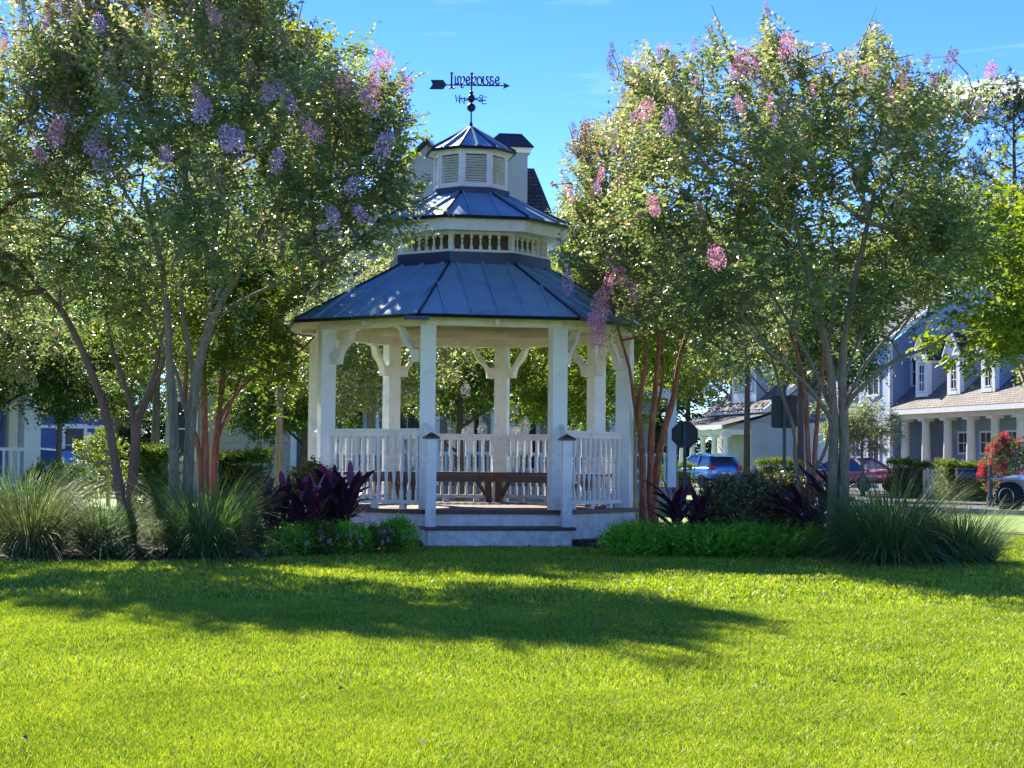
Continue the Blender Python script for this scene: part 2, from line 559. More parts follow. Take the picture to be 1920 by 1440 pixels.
M['drypetal'] = foliage('spent_flower', [(0.0, (0.16, 0.12, 0.07)), (0.6, (0.30, 0.24, 0.15)), (1.0, (0.45, 0.30, 0.26))], 0.3, (1.1, 1.0, 0.8), rough=0.7, spec=0.2)
M['yellow'] = surf('yellow_paint', (0.62, 0.42, 0.05), None, 3, 0.5, 0)


def lawn_mat():
    m, t, p, out = new_mat('lawn_turf')
    tc = nod(t, 'ShaderNodeTexCoord')
    n1 = nod(t, 'ShaderNodeTexNoise', Scale=90.0, Detail=6.0, Roughness=0.7)
    t.links.new(tc.outputs['Object'], n1.inputs['Vector'])
    n2 = nod(t, 'ShaderNodeTexNoise', Scale=0.7, Detail=4.0)
    t.links.new(tc.outputs['Object'], n2.inputs['Vector'])
    a = ramp(t, n1.outputs['Fac'], [(0.3, (0.08, 0.14, 0.008)), (0.7, (0.30, 0.43, 0.02))])
    b = ramp(t, n2.outputs['Fac'], [(0.3, (0.8, 0.85, 0.8)), (0.7, (1.1, 1.05, 1.0))])
    mx = nod(t, 'ShaderNodeMix', data_type='RGBA', blend_type='MULTIPLY')
    mx.inputs[0].default_value = 1.0
    t.links.new(a, mx.inputs[6])
    t.links.new(b, mx.inputs[7])
    t.links.new(mx.outputs[2], p.inputs['Base Color'])
    p.inputs['Roughness'].default_value = 0.8
    bp = nod(t, 'ShaderNodeBump', Strength=0.8, Distance=0.02)
    t.links.new(n1.outputs['Fac'], bp.inputs['Height'])
    t.links.new(bp.outputs[0], p.inputs['Normal'])
    return m


M['lawn'] = lawn_mat()


def add_uv(me, fn):
    uv = me.uv_layers.new(name='UVMap')
    for l in me.loops:
        co = me.vertices[l.vertex_index].co
        uv.data[l.index].uv = fn(co)


# ------------------------------------------------------------------ ground
def gz(x, y):
    """ground height"""
    if y < 27:
        return 0.0
    k = min(1.0, (y - 27) / 4)
    return -0.15 * k * k * (3 - 2 * k)


def sheet(name, xs, ys, dz, mat, zf=gz):
    mb = MB()
    nx, ny = len(xs), len(ys)
    vs = [(x, y, zf(x, y) + dz) for y in ys for x in xs]
    fs = [(j * nx + i, j * nx + i + 1, (j + 1) * nx + i + 1, (j + 1) * nx + i) for j in range(ny - 1) for i in range(nx - 1)]
    mb.add(vs, fs)
    return structure(mb.build(name, mat, smooth=True))


sheet('lawn', [-900, -60, -15, 0, 15, 60, 900], [-40, 0, 10, 20, 27, 28, 29, 30, 31, 60, 200, 1500], 0.0, M['lawn'])
# street: comes from the right, bends away beside the lawn and joins the far street
def road_pts(off):
    out = [(120 - 8 * i, 39.8 - off + 0.02 * (120 - 8 * i)) for i in range(13)]
    cx, cy, r = 24.0, 50.5, 10.5
    for i in range(1, 13):
        a = R(-90 - 90 * i / 12)
        rr = r + off
        out.append((cx + rr * cos(a), cy + rr * sin(a)))
    out.append((13.5 - off, 66.0))
    return out


ra, rb_ = road_pts(5.2), road_pts(-5.2)
n = len(ra)
mb = MB()
mb.add([(x, y, -0.144) for x, y in ra] + [(x, y, -0.144) for x, y in rb_], [(i, i + 1, n + i + 1, n + i) for i in range(n - 1)])
structure(mb.build('road', M['asphalt']))
for pts_ in (road_pts(5.35), road_pts(-5.35)):
    mb = MB()
    for i in range(n - 1):
        mb.bar((*pts_[i], -0.10), (*pts_[i + 1], -0.10), 0.16, 0.12)
    structure(mb.build('kerb', M['concrete']))
# far street where the two cars stand
mb = MB()
mb.add([(-60, 66, -0.142), (90, 66, -0.142), (90, 84, -0.142), (-60, 84, -0.142)], [(0, 1, 2, 3)])
structure(mb.build('far_street', M['asphalt']))
# footpath
mb = MB()
mb.add([(-60, 49.0, -0.144), (70, 51.0, -0.144), (70, 52.3, -0.144), (-60, 50.3, -0.144)], [(0, 1, 2, 3)])
structure(mb.build('sidewalk', M['concrete']))

# mulch bed: low mound around the gazebo and the trees; front edge from the photo
EDGE = [(-420, 1060), (0, 1051), (150, 1055), (300, 1055), (480, 1050), (620, 1044), (730, 1036), (790, 1030), (1075, 1031), (1150, 1033), (1250, 1037), (1400, 1043), (1600, 1046), (1780, 1043), (1880, 1036)]


def ground_pt(px, py, z=0.0):
    d = CAM_M.to_3x3() @ Vector(((px - 960) / FPX, -(py - 720) / FPX, -1))
    k = (z - CAM_M.translation.z) / d.z
    return CAM_M.translation + d * k


bed_front = [ground_pt(*e) for e in EDGE]
bed_front[7].y += 0.35
bed_front[8].y += 0.35


def bed_front_y(x):
    p = bed_front
    if x <= p[0].x:
        return p[0].y
    if x >= p[-1].x:
        return p[-1].y + (x - p[-1].x) * 6.0
    for a, b in zip(p, p[1:]):
        if a.x <= x <= b.x:
            k = (x - a.x) / max(1e-6, b.x - a.x)
            return a.y + (b.y - a.y) * k
    return 99


def bed_back_y(x):
    return 25.0 - 0.012 * x * x if x > -3.3 else max(19.6, 24.0 + (x + 3.3) * 3.2)


def bed_z(x, y):
    d = min(y - bed_front_y(x), bed_back_y(x) - y)
    k = max(0.0, min(1.0, d / 0.8))
    return -0.03 + 0.075 * k + (0.012 * sin(x * 5.1 + y * 3) * k)


bx = np.linspace(-9.0, 5.6, 110)
vs, fs = [], []
NJ = 26
for x in bx:
    y0, y1 = bed_front_y(x) + 0.05 * sin(x * 7) + 0.03 * sin(x * 19), bed_back_y(x)
    y1 = max(y1, y0 + 0.02)
    for j in range(NJ):
        k = (j / (NJ - 1)) ** 1.6
        y = y0 + (y1 - y0) * k
        vs.append((x, y, bed_z(x, y)))
for i in range(len(bx) - 1):
    for j in range(NJ - 1):
        fs.append((i * NJ + j, (i + 1) * NJ + j, (i + 1) * NJ + j + 1, i * NJ + j + 1))
mb = MB()
mb.add(vs, fs)
structure(mb.build('mulch_bed', M['mulch'], smooth=True))

# loose bark chips
N = 9000
x = rng.uniform(-8.5, 5.3, N)
y0 = np.array([bed_front_y(a) for a in x])
y = y0 + rng.uniform(-0.03, 1, N) ** 1.3 * 1.6 - 0.02
z = np.array([bed_z(a, b) for a, b in zip(x, y)]) + 0.012
z = np.maximum(z, 0.01)
P = np.stack([x, y, z], 1)
d1 = nrm(rng.normal(size=(N, 3)) * [1, 1, 0.35])
d2 = nrm(np.cross(d1, nrm(rng.normal(size=(N, 3)) * 0.4 + [0, 0, 1])))
L = rng.uniform(0.012, 0.04, (N, 1))
W = rng.uniform(0.006, 0.014, (N, 1))
V = np.stack([P - d1 * L - d2 * W, P + d1 * L - d2 * W, P + d1 * L * 0.8 + d2 * W, P - d1 * L * 0.9 + d2 * W], 1).reshape(-1, 3)
q = np.arange(N)[:, None] * 4
F = np.concatenate([q + [0, 1, 2], q + [0, 2, 3]], 0)
stuff(link('mulch_chips', np_mesh('mulch_chips', V, F, M['chip'], np.repeat(rng.random(N), 4))))


# lawn blades
def blades(N, ylo, yhi, h, w, margin=1.0, lean=0.45, seed=1):
    r = np.random.default_rng(seed)
    u = r.random(N * 2)
    y = np.sqrt(ylo ** 2 + u * (yhi ** 2 - ylo ** 2))
    x = r.uniform(-1, 1, N * 2) * (0.302 * y + margin)
    fy = np.interp(x, [p.x for p in bed_front], [p.y for p in bed_front])
    fy = np.where(x > bed_front[-1].x, 99.0, fy)
    keep = (y < fy - 0.01 + 0.05 * r.random(N * 2))
    x, y = x[keep][:N], y[keep][:N]
    n = len(x)
    z = np.zeros(n)
    P = np.stack([x, y, z], 1)
    a = r.uniform(0, 2 * pi, n)
    wd = np.stack([np.cos(a), np.sin(a), np.zeros(n)], 1) * (w * r.uniform(0.6, 1.4, n))[:, None] * 0.5
    hh = h * r.uniform(0.5, 1.25, n)
    # mower striping / patchy height
    patch = np.sin(x * 1.3 + np.sin(y * .9)) * np.sin(y * 1.7) * 0.12 + 1
    hh *= patch
    ln = r.normal(size=(n, 2)) * lean
    mid = P + np.stack([ln[:, 0] * hh * .35, ln[:, 1] * hh * .35, hh * 0.6], 1)
    tip = P + np.stack([ln[:, 0] * hh, ln[:, 1] * hh, hh], 1)
    V = np.stack([P - wd, P + wd, mid + wd * .8, mid - wd * .8, tip], 1).reshape(-1, 3)
    q = np.arange(n)[:, None] * 5
    F = np.concatenate([q + [0, 1, 2], q + [0, 2, 3], q + [3, 2, 4]], 0)
    ti = np.clip(r.normal(0.5, 0.2, n) + 0.10 * np.sin(x * 2.1 + y) * np.sin(y * 2.7 - x) + 0.10 * np.sin(x * 7.3 + 2 * np.sin(y * 3.1)) * np.sin(y * 5.9 + np.sin(x * 4.0)), 0, 0.93)
    ti = np.where(r.random(n) < 0.035, 1.0, ti)
    return V, F, np.repeat(ti, 5)


parts = [blades(340000, 4.6, 7.5, 0.023, 0.0040, 0.9, seed=1), blades(270000, 7.5, 12.0, 0.027, 0.006, 1.0, seed=2), blades(130000, 12.0, 24.0, 0.034, 0.015, 1.5, seed=3)]
Vs, Fs, Ts, off = [], [], [], 0
for V, F, T in parts:
    Vs.append(V); Fs.append(F + off); Ts.append(T); off += len(V)
stuff(link('lawn_grass', np_mesh('lawn_grass', np.concatenate(Vs), np.concatenate(Fs), M['grassblade'], np.concatenate(Ts))))

# ------------------------------------------------------------------ gazebo
GX, GY = -0.568, 22.16
GROT = R(10.5)
gz_label = 'white octagonal gazebo with tiered blue-grey metal roofs, louvred cupola and front steps'
G = thing('gazebo', gz_label, 'gazebo', (GX, GY, 0), GROT)


def vtx(k, r, z=0.0):
    a = R(22.5 + 45 * k)
    return Vector((r * sin(a), -r * cos(a), z))


def face_mat(k, r_ap, z=0.0):
    """frame on face k (0 = entrance): local x along the face, -y outward, origin at the middle of the face at apothem r_ap"""
    a = R(45 * k)
    return Matrix.Rotation(a, 4, 'Z') @ Matrix.Translation((0, -r_ap, z))


C8 = cos(R(22.5))
T8 = tan(R(22.5))
RP = 2.05
DECK = 0.42
# skirt panels
for k in range(8):
    ap = 2.20 * C8
    w = ap * T8
    MB().box(-w + 0.004, w - 0.004, 0.0, 0.04, 0.07, DECK - 0.05, face_mat(k, ap)).build('skirt_panel', M['white'], G)
mb = MB()
for k in range(8):
    ap = 2.12 * C8
    w = ap * T8
    mb.box(-w, w, 0, 0.04, -0.05, 0.10, face_mat(k, ap))
mb.build('foundation', M['concrete'], G)
# deck edge boards
for k in range(8):
    ap = 2.25 * C8
    w = ap * T8
    w2 = (ap - 0.14) * T8
    m2 = MB()
    m2.add([(-w, 0, DECK - .048), (w, 0, DECK - .048), (w2, .14, DECK - .048), (-w2, .14, DECK - .048), (-w, 0, DECK), (w, 0, DECK), (w2, .14, DECK), (-w2, .14, DECK)],
           [(0, 3, 2, 1), (4, 5, 6, 7), (0, 1, 5, 4), (1, 2, 6, 5), (2, 3, 7, 6), (3, 0, 4, 7)], face_mat(k, ap))
    m2.build('deck_edge_board', M['woodred'], G)
# deck planks
ap_in = (2.25 * C8 - 0.145)


def oct_halfwidth(y):
    y = abs(y)
    if y > ap_in:
        return 0
    h = ap_in * T8
    return ap_in if y <= h else ap_in - (y - h)


yy = -ap_in
while yy < ap_in - 0.01:
    y1 = min(yy + 0.14, ap_in)
    a, b = oct_halfwidth(yy), oct_halfwidth(y1 - 0.006)
    dz = random.uniform(-0.002, 0.002)
    MB().add([(-a, yy, DECK - .04), (a, yy, DECK - .04), (b, y1 - .006, DECK - .04), (-b, y1 - .006, DECK - .04), (-a, yy, DECK - .004 + dz), (a, yy, DECK - .004 + dz), (b, y1 - .006, DECK - .004 + dz), (-b, y1 - .006, DECK - .004 + dz)],
             [(0, 3, 2, 1), (4, 5, 6, 7), (0, 1, 5, 4), (1, 2, 6, 5), (2, 3, 7, 6), (3, 0, 4, 7)]).build('plank', M['wood'], G)
    yy += 0.145
# steps
ap0 = 2.20 * C8
SW = 0.84
ST = MB()
ST.box(-SW, SW, -ap0 - 0.42, -ap0 - 0.38, -0.03, 0.195)
step = ST.build('step_riser', M['white'], G)
for s in (-1, 1):
    MB().box(s * SW - .02, s * SW + .02, -ap0 - 0.375, -ap0 - .003, -0.03, 0.195).build('step_side', M['white'], G)
MB().box(-SW - .05, SW + .05, -ap0 - 0.45, -ap0 - 0.24, 0.197, 0.235).build('step_tread', M['woodred'], G)
MB().box(-SW - .05, SW + .05, -ap0 - 0.235, -ap0 - 0.005, 0.197, 0.235).build('step_tread', M['woodred'], G)
# newel posts
for s in (-1, 1):
    x = s * 0.80
    y = -ap0 - 0.33
    nb = MB().box(x - .055, x + .055, y - .055, y + .055, 0.236, 1.245)
    nw = nb.build('newel_post', M['white'], G)
    MB().add([(x - .09, y - .09, 1.247), (x + .09, y - .09, 1.247), (x + .09, y + .09, 1.247), (x - .09, y + .09, 1.247),
              (x - .09, y - .09, 1.27), (x + .09, y - .09, 1.27), (x + .09, y + .09, 1.27), (x - .09, y + .09, 1.27), (x, y, 1.325)],
             [(0, 3, 2, 1), (0, 1, 5, 4), (1, 2, 6, 5), (2, 3, 7, 6), (3, 0, 4, 7), (4, 5, 8), (5, 6, 8), (6, 7, 8), (7, 4, 8)]).build('newel_cap', M['capwood'], nw)
    px_, py_ = s * RP * sin(R(22.5)), -RP * cos(R(22.5)) - 0.09
    MB().bar((px_ + s * .03, py_, 1.40), (x, y + .055, 1.22), 0.045, 0.10).build('stair_rail', M['white'], G)
    MB().bar((px_ + s * .03, py_ - .02, 0.56), (x, y + .055, 0.32), 0.045, 0.09).build('stair_rail', M['white'], G)
# posts
POST_Z1 = 2.60
post_rot = {0: 30, 7: 2}      # world headings of the two entrance posts, measured off the photo
posts = []
PW = 0.092
pm = MB()
pm.box(-PW, PW, -PW, PW, DECK + 0.002, POST_Z1)
post_me = pm.mesh('post', M['white'])
for k in range(8):
    v = vtx(k, RP)
    a = R(22.5 + 45 * k)
    if k == 7:
        a = R(2) - GROT
    elif k == 0:
        a = R(18) - GROT
    elif k == 6:
        a = R(21) - GROT
    elif k == 1:
        a = R(-21) - GROT
    p = link('post', post_me, G, v, (0, 0, a))
    posts.append(p)


# brackets (no bracket in the entrance bay)
def catmull(pts, n=6):
    out = []
    P_ = [pts[0]] + list(pts) + [pts[-1]]
    for i in range(1, len(P_) - 2):
        for j in range(n):
            t = j / n
            p0, p1, p2, p3 = P_[i - 1], P_[i], P_[i + 1], P_[i + 2]
            out.append(tuple(0.5 * ((2 * p1[c]) + (-p0[c] + p2[c]) * t + (2 * p0[c] - 5 * p1[c] + 4 * p2[c] - p3[c]) * t * t + (-p0[c] + 3 * p1[c] - 3 * p2[c] + p3[c]) * t ** 3) for c in range(len(p1))))
    out.append(tuple(pts[-1]))
    return out


outer = catmull([(.125, -.43), (.135, -.35), (.17, -.27), (.24, -.20), (.295, -.13), (.315, -.06), (.345, -.025), (.40, -.02)], 3)
brack_poly = [(0.0, -.43)] + outer + [(.40, 0.0), (.30, 0.0), (.10, -.285), (0.0, -.285)]
hw = RP * sin(R(22.5))
for k in range(1, 8):
    for s in (-1, 1):
        Mx = face_mat(k, RP * C8, POST_Z1 - 0.002) @ Matrix.Translation((s * (hw - PW * 1.02), 0, 0)) @ Matrix.Diagonal((-s, 1, 1, 1))
        MB().prism(brack_poly, -.05, .05, Mx).build('bracket', M['white'], G)
# railings with turned balusters
prof = [(.021, 0), (.021, .10), (.013, .115), (.020, .13), (.013, .145), (.012, .16), (.019, .24), (.021, .30), (.013, .37), (.019, .385), (.013, .40), (.012, .47), (.018, .52), (.013, .545), (.021, .56), (.021, .78)]
bal_h = 0.775
bm_ = MB()
bm_.box(-.019, .019, -.019, .019, 0, .16 * bal_h)
bm_.lathe([(.013, .16 * bal_h), (.020, .19 * bal_h), (.012, .215 * bal_h), (.0125, .24 * bal_h), (.021, .38 * bal_h), (.017, .52 * bal_h), (.012, .60 * bal_h), (.020, .625 * bal_h), (.012, .65 * bal_h), (.013, .70 * bal_h)], 8)
bm_.box(-.019, .019, -.019, .019, .70 * bal_h, bal_h)
bal_me = bm_.mesh('baluster', M['white'])
RAIL_T = 1.375
for k in range(1, 8):
    w = hw - 0.085
    F_ = face_mat(k, RP * C8)
    rl = bpy.data.objects.new('railing', None)
    COL.objects.link(rl)
    rl.parent = G
    rb = MB()
    rb.box(-w, w, -.055, .055, RAIL_T - .03, RAIL_T, F_)
    rb.box(-w, w, -.025, .025, RAIL_T - .085, RAIL_T - .03, F_)
    rb.build('top_rail', M['white'], rl)
    rb = MB()
    rb.box(-w, w, -.03, .03, DECK + .06, DECK + .105, F_)
    for xx in (-w * .62, 0, w * .62):
        rb.box(xx - .04, xx + .04, -.025, .025, DECK + .001, DECK + .06, F_)
    rb.build('bottom_rail', M['white'], rl)
    nbal = 12
    for i in range(nbal):
        x = -w + (2 * w) * (i + 0.5) / nbal
        zb = DECK + .105
        hh = (RAIL_T - .085 - zb) / bal_h
        o = link('baluster', bal_me, rl)
        Mt = F_ @ Matrix.Translation((x, 0, zb))
        o.location = Mt.translation
        o.rotation_euler = (0, 0, R(45 * k))
        o.scale = (1, 1, hh)
# beams
for k in range(8):
    ap = RP * C8 + .07
    w = ap * T8
    MB().box(-w, w, 0, .14, POST_Z1, 2.72, face_mat(k, ap)).build('beam', M['white'], G)
    ap2 = ap + .012
    MB().box(-ap2 * T8, ap2 * T8, 0, .0115, POST_Z1 + .008, POST_Z1 + .045, face_mat(k, ap2)).build('beam_trim', M['white'], G)
    # rafter tail in the middle of each side
    MB().box(-.02, .02, -.20, .0, 2.605, 2.66, face_mat(k, ap)).build('rafter_tail', M['white'], G)

EAVE_Z = 2.70


def roof_tier(parent, name, r0, z0, r1, z1, nseam, soffit=True, cap_r=0.012, thick=0.018, mat='metal'):
    """eight facets of standing seam panels between radius r0 (eave) and r1"""
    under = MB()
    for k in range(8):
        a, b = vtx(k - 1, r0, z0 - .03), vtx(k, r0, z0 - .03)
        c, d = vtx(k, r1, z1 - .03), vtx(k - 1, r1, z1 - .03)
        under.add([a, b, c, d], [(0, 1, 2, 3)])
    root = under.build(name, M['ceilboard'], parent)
    for k in range(8):
        ap0_, ap1_ = r0 * C8, r1 * C8
        w0, w1 = ap0_ * T8, ap1_ * T8
        sl = math.hypot(ap0_ - ap1_, z1 - z0)
        # frame: x along the eave, y up the slope, z out of the roof
        Fm = face_mat(k, ap0_, z0) @ Matrix.Rotation(atan2(z1 - z0, ap0_ - ap1_), 4, 'X')
        pitch_w = 2 * w0 / (nseam + 1)
        edges = [-w0 + pitch_w * i for i in range(nseam + 2)]
        for i in range(nseam + 1):
            x0, x1 = edges[i] + .004, edges[i + 1] - .004
            # clip the strip against the trapezoid (half width w0 at y=0, w1 at y=sl)

            def ytop(x):
                ax = abs(x)
                return sl if ax <= w1 else sl * (w0 - ax) / (w0 - w1)
            pts = [(x0, 0), (x1, 0)]
            cand = []
            xs_ = sorted(set([x0, x1] + [v_ for v_ in (-w1, w1) if x0 < v_ < x1]), reverse=True)
            for x in xs_:
                yt = ytop(x)
                if yt > 0.01:
                    cand.append((x, yt))
            poly = pts + cand
            cl = []
            for q in poly:
                if not cl or (abs(q[0] - cl[-1][0]) + abs(q[1] - cl[-1][1])) > 1e-4:
                    cl.append(q)
            if len(cl) < 3:
                continue
            n_ = len(cl)
            bmz = random.uniform(-.0015, .0015)
            pb = MB()
            vs_ = [(q[0], q[1] - .0, -thick + .004) for q in cl] + [(q[0], q[1], bmz) for q in cl]
            fs_ = [tuple(range(n_ - 1, -1, -1)), tuple(range(n_, 2 * n_))] + [(j, (j + 1) % n_, (j + 1) % n_ + n_, j + n_) for j in range(n_)]
            pb.add(vs_, fs_, Fm)
            pb.build('roof_panel', M[mat], root)
        sb = MB()
        for i in range(1, nseam + 1):
            x = edges[i]
            yt = ytop(x)
            if yt > .04:
                sb.box(x - .011, x + .011, -.004, yt - .01, -.004, .028, Fm)
        sb.build('roof_seam', M['metal'], root)
        # eave drip edge
        MB().box(-w0 - .003, w0 + .003, -.016, -.002, -.035, .006, Fm).build('drip_edge', M['metaldark'], root)
        # hip cap
        a, b = vtx(k, r0, z0 + .012), vtx(k, r1, z1 + .012)
        hb = MB()
        hb.tube([a, b], cap_r * 1.3, 6)
        hb.build('hip_cap', M['metaldark'], root)
    return root


main_roof = roof_tier(G, 'main_roof', 2.50, EAVE_Z, 1.06, 3.46, 5)
# bent bit of flashing at the front hip
v = vtx(7, 2.50, EAVE_Z)
MB().box(v.x - .17, v.x + .12, v.y - .03, v.y + .05, EAVE_Z - .075, EAVE_Z - .032).build('gutter_scrap', M['metaldark'], main_roof)


def ring(parent, name, r, z0, z1, t, mat):
    for k in range(8):
        ap = r * C8
        w = ap * T8
        w2 = (ap - t) * T8
        MB().add([(-w, 0, z0), (w, 0, z0), (w2, t, z0), (-w2, t, z0), (-w, 0, z1), (w, 0, z1), (w2, t, z1), (-w2, t, z1)],
                 [(0, 3, 2, 1), (4, 5, 6, 7), (0, 1, 5, 4), (1, 2, 6, 5), (2, 3, 7, 6), (3, 0, 4, 7)], face_mat(k, ap)).build(name, M[mat], parent)


ring(G, 'curb_flashing', 1.075, 3.44, 3.60, .05, 'metaldark')
ring(G, 'clerestory_sill', 1.05, 3.602, 3.635, .12, 'white')
ring(G, 'clerestory_head', 1.05, 3.825, 3.86, .12, 'white')
sp = MB()
sp.box(-.018, .018, -.018, .018, 0, .05)
sp.lathe([(.010, .05), (.017, .065), (.009, .08), (.016, .11), (.009, .135), (.011, .15)], 8)
sp.box(-.018, .018, -.018, .018, .15, .19)
sp_me = sp.mesh('spindle', M['white'])
for k in range(8):
    ap = .99 * C8
    w = ap * T8
    for i in range(7):
        x = -w + 2 * w * i / 6.5 + .02
        if i == 6:
            continue
        Mt = face_mat(k, ap) @ Matrix.Translation((x, 0, 3.635))
        link('spindle', sp_me, G, Mt.translation, (0, 0, R(45 * k)))
for k in range(8):
    v = vtx(k, 1.0, 0)
    MB().box(-.03, .03, -.03, .03, 3.635, 3.825).build('clerestory_post', M['white'], G, loc=(v.x, v.y, 0), rot=(0, 0, R(22.5 + 45 * k)))
ring(G, 'clerestory_dark_ring', .82, 3.62, 3.85, .02, 'bench')  # added ring; its dark brown stands in for the dark interior behind the spindles
ring(G, 'fascia_board', 1.30, 3.845, 4.005, .03, 'white')
mb = MB()
for k in range(8):
    mb.add([vtx(k - 1, 1.28, 3.861), vtx(k, 1.28, 3.861), vtx(k, .9, 3.861), vtx(k - 1, .9, 3.861)], [(0, 1, 2, 3)])
mb.build('soffit', M['white'], G)
upper_roof = roof_tier(G, 'upper_roof', 1.37, 4.02, 0.52, 4.42, 2)
ring(G, 'cupola_base_flashing', .525, 4.40, 4.50, .04, 'metaldark')
# cupola
cup = MB()
for k in range(8):
    ap = .49 * C8
    w = ap * T8
    Fk = face_mat(k, ap)
    cup.box(-w, w, 0, .03, 4.50, 4.56, Fk)
    cup.box(-w, w, 0, .03, 4.93, 4.985, Fk)
    cup.box(-w, -w + .05, 0, .03, 4.56, 4.93, Fk)
    cup.box(w - .05, w, 0, .03, 4.56, 4.93, Fk)
    cup.box(-w - .006, -w + .016, -.008, .016, 4.50, 4.985, Fk)
cupola = cup.build('cupola', M['white'], G)
inner = MB()
inner.lathe([(.36, 4.46), (.36, 4.97)], 8, ax=R(22.5))
inner.build('cupola_screen', M['metaldark'], cupola)
for k in range(8):
    ap = .49 * C8
    w = ap * T8
    Fk = face_mat(k, ap)
    for i in range(11):
        z = 4.568 + i * .0335
        Ms = Fk @ Matrix.Translation((0, .008, z)) @ Matrix.Rotation(R(-32), 4, 'X')
        MB().box(-w + .05, w - .05, -.006, .026, 0, .006, Ms).build('slat', M['white'], cupola)
cupola_roof = roof_tier(G, 'cupola_roof', .60, 5.015, .035, 5.34, 1, cap_r=.009)
mb = MB()
for k in range(8):
    mb.add([vtx(k - 1, .585, 4.987), vtx(k, .585, 4.987), vtx(k, .40, 4.987), vtx(k - 1, .40, 4.987)], [(0, 1, 2, 3)])
mb.build('soffit', M['white'], G)

# weathervane, modelled in photo-pixel units around the pole, then scaled to metres
WV = thing('weathervane', '', '', (0, 0, 0))
del WV['category']
del WV['label']
WV.parent = G
WV.rotation_euler = (0, 0, -GROT)
U = 22.16 / FPX
ZA = 1.0 + (864.5 - 155.3) * U
mb = MB()
mb.tube([(0, 0, 5.30), (0, 0, 5.42)], [.035, .018], 10)
mb.tube([(0, 0, 5.40), (0, 0, ZA + .16)], .0105, 8)
mb.build('pole', M['iron'], WV)
zb = 1 + (864.5 - 197.5) * U
for (zc, r, sx) in ((zb, .058, 1.0), (1 + (864.5 - 169.3) * U, .026, 1.0), (1 + (864.5 - 180) * U, .046, 1.25)):
    pr = [(max(.001, r * sin(pi * i / 10)), zc - r * sx * cos(pi * i / 10)) for i in range(11)]
    MB().lathe(pr, 14).build('ball', M['iron'], WV, smooth=True)


def zc1(p):       # first crop: 12 px per photo px, origin (795,125)
    return ((p[0] / 12 + 795 - 877.4) * U, 1 + (864.5 - (p[1] / 12 + 125)) * U)


arrow = MB()
arrow.prism([zc1(p) for p in [(60, 245), (345, 245), (425, 355), (345, 460), (30, 460), (105, 350)]], -.006, .006)
arrow.prism([zc1(p) for p in [(1700, 290), (1865, 366), (1700, 438), (1740, 366)]], -.006, .006)
a_, b_ = zc1((410, 357)), zc1((1750, 364))
arrow.tube([(a_[0], 0, a_[1]), (b_[0], 0, b_[1])], .0088, 8)
arrow.build('arrow', M['iron'], WV)


def zc2(p):
    return ((p[0] / 17.45 + 830 - 877.6) * U, 1 + (864.5 - (p[1] / 17.45 + 125)) * U)


e1 = [(655, 375), (730, 360), (768, 310), (745, 250), (705, 238), (660, 290), (648, 370), (665, 440), (715, 490), (755, 470), (785, 415)]
LET = [
    [[(172, 112), (172, 615)], [(122, 118), (172, 128), (226, 116)], [(92, 650), (125, 612), (172, 612), (250, 632), (292, 590)]],
    [[(272, 232), (290, 260), (290, 505)]],
    [[(328, 455), (350, 485), (392, 475), (398, 440), (375, 370), (370, 300), (395, 250), (440, 240), (475, 275), (475, 500)], [(475, 275), (520, 238), (575, 245), (598, 300), (575, 390), (520, 470), (490, 530), (500, 590), (535, 606), (572, 570)]],
    [e1],
    [[(840, 118), (840, 520)], [(792, 120), (840, 130), (884, 118)], [(848, 300), (890, 245), (945, 238), (970, 280), (950, 350), (905, 420), (905, 475), (935, 490), (972, 440)]],
    [[(1090 + 74 * sin(a * pi / 8), 370 - 132 * cos(a * pi / 8)) for a in range(17)]],
    [[(1185, 240), (1245, 240)], [(1215, 240), (1215, 430), (1245, 490), (1300, 508), (1350, 480), (1378, 420), (1355, 350), (1318, 310), (1325, 255), (1360, 238), (1385, 260)]],
    [[(1532, 275), (1510, 238), (1465, 238), (1440, 285), (1465, 340), (1530, 380), (1562, 440), (1530, 495), (1470, 505), (1432, 465), (1440, 415), (1475, 402)]],
    [[(x + 967, y) for x, y in e1]],
]
for strokes in LET:
    lb = MB()
    for st in strokes:
        pts = st if len(st) < 3 else catmull(st, 4)
        lb.tube([(zc2(p)[0], 0, zc2(p)[1]) for p in pts], .0105 if len(st) > 2 else .0125, 6)
    lb.build('letter', M['iron'], WV)
# compass arms
DIR = {'W': (-1, .35, [[(0, 1), (.25, 0), (.5, .8), (.75, 0), (1, 1)]], 178.5, -26, 14),
       'N': (-.75, -.6, [[(0, 0), (0, 1), (1, 0), (1, 1)]], 187, -17, 13),
       'S': (.75, .6, [[(1, .8), (.8, 1), (.3, 1), (.1, .75), (.9, .3), (.7, 0), (.2, 0), (0, .2)]], 177, 17, 12),
       'E': (1, -.35, [[(1, 0), (0, 0), (0, 1), (1, 1)], [(0, .5), (.8, .5)]], 185.5, 25, 13)}
zm = 1 + (864.5 - 181.5) * U
for ch, (dx, dy, st, ypx, xpx, hpx) in DIR.items():
    lb = MB()
    zc = 1 + (864.5 - ypx) * U
    X = xpx * U
    d = Vector((dx, dy, 0)).normalized()
    k = abs(X) / abs(d.x)
    lb.tube([(0, 0, zm), (d.x * (k - .03), d.y * (k - .03), zc)], .007, 6)
    for s_ in st:
        pts = []
        for (u_, v_) in s_:
            ww = 8.5 * U
            xx = X + (u_ - .5) * ww
            pts.append((xx, d.y * k + (xx - X) * d.y / d.x * .6, zc + (v_ - .5) * hpx * U))
        lb.tube(pts, .0075, 6)
    lb.build('compass_letter', M['iron'], WV)

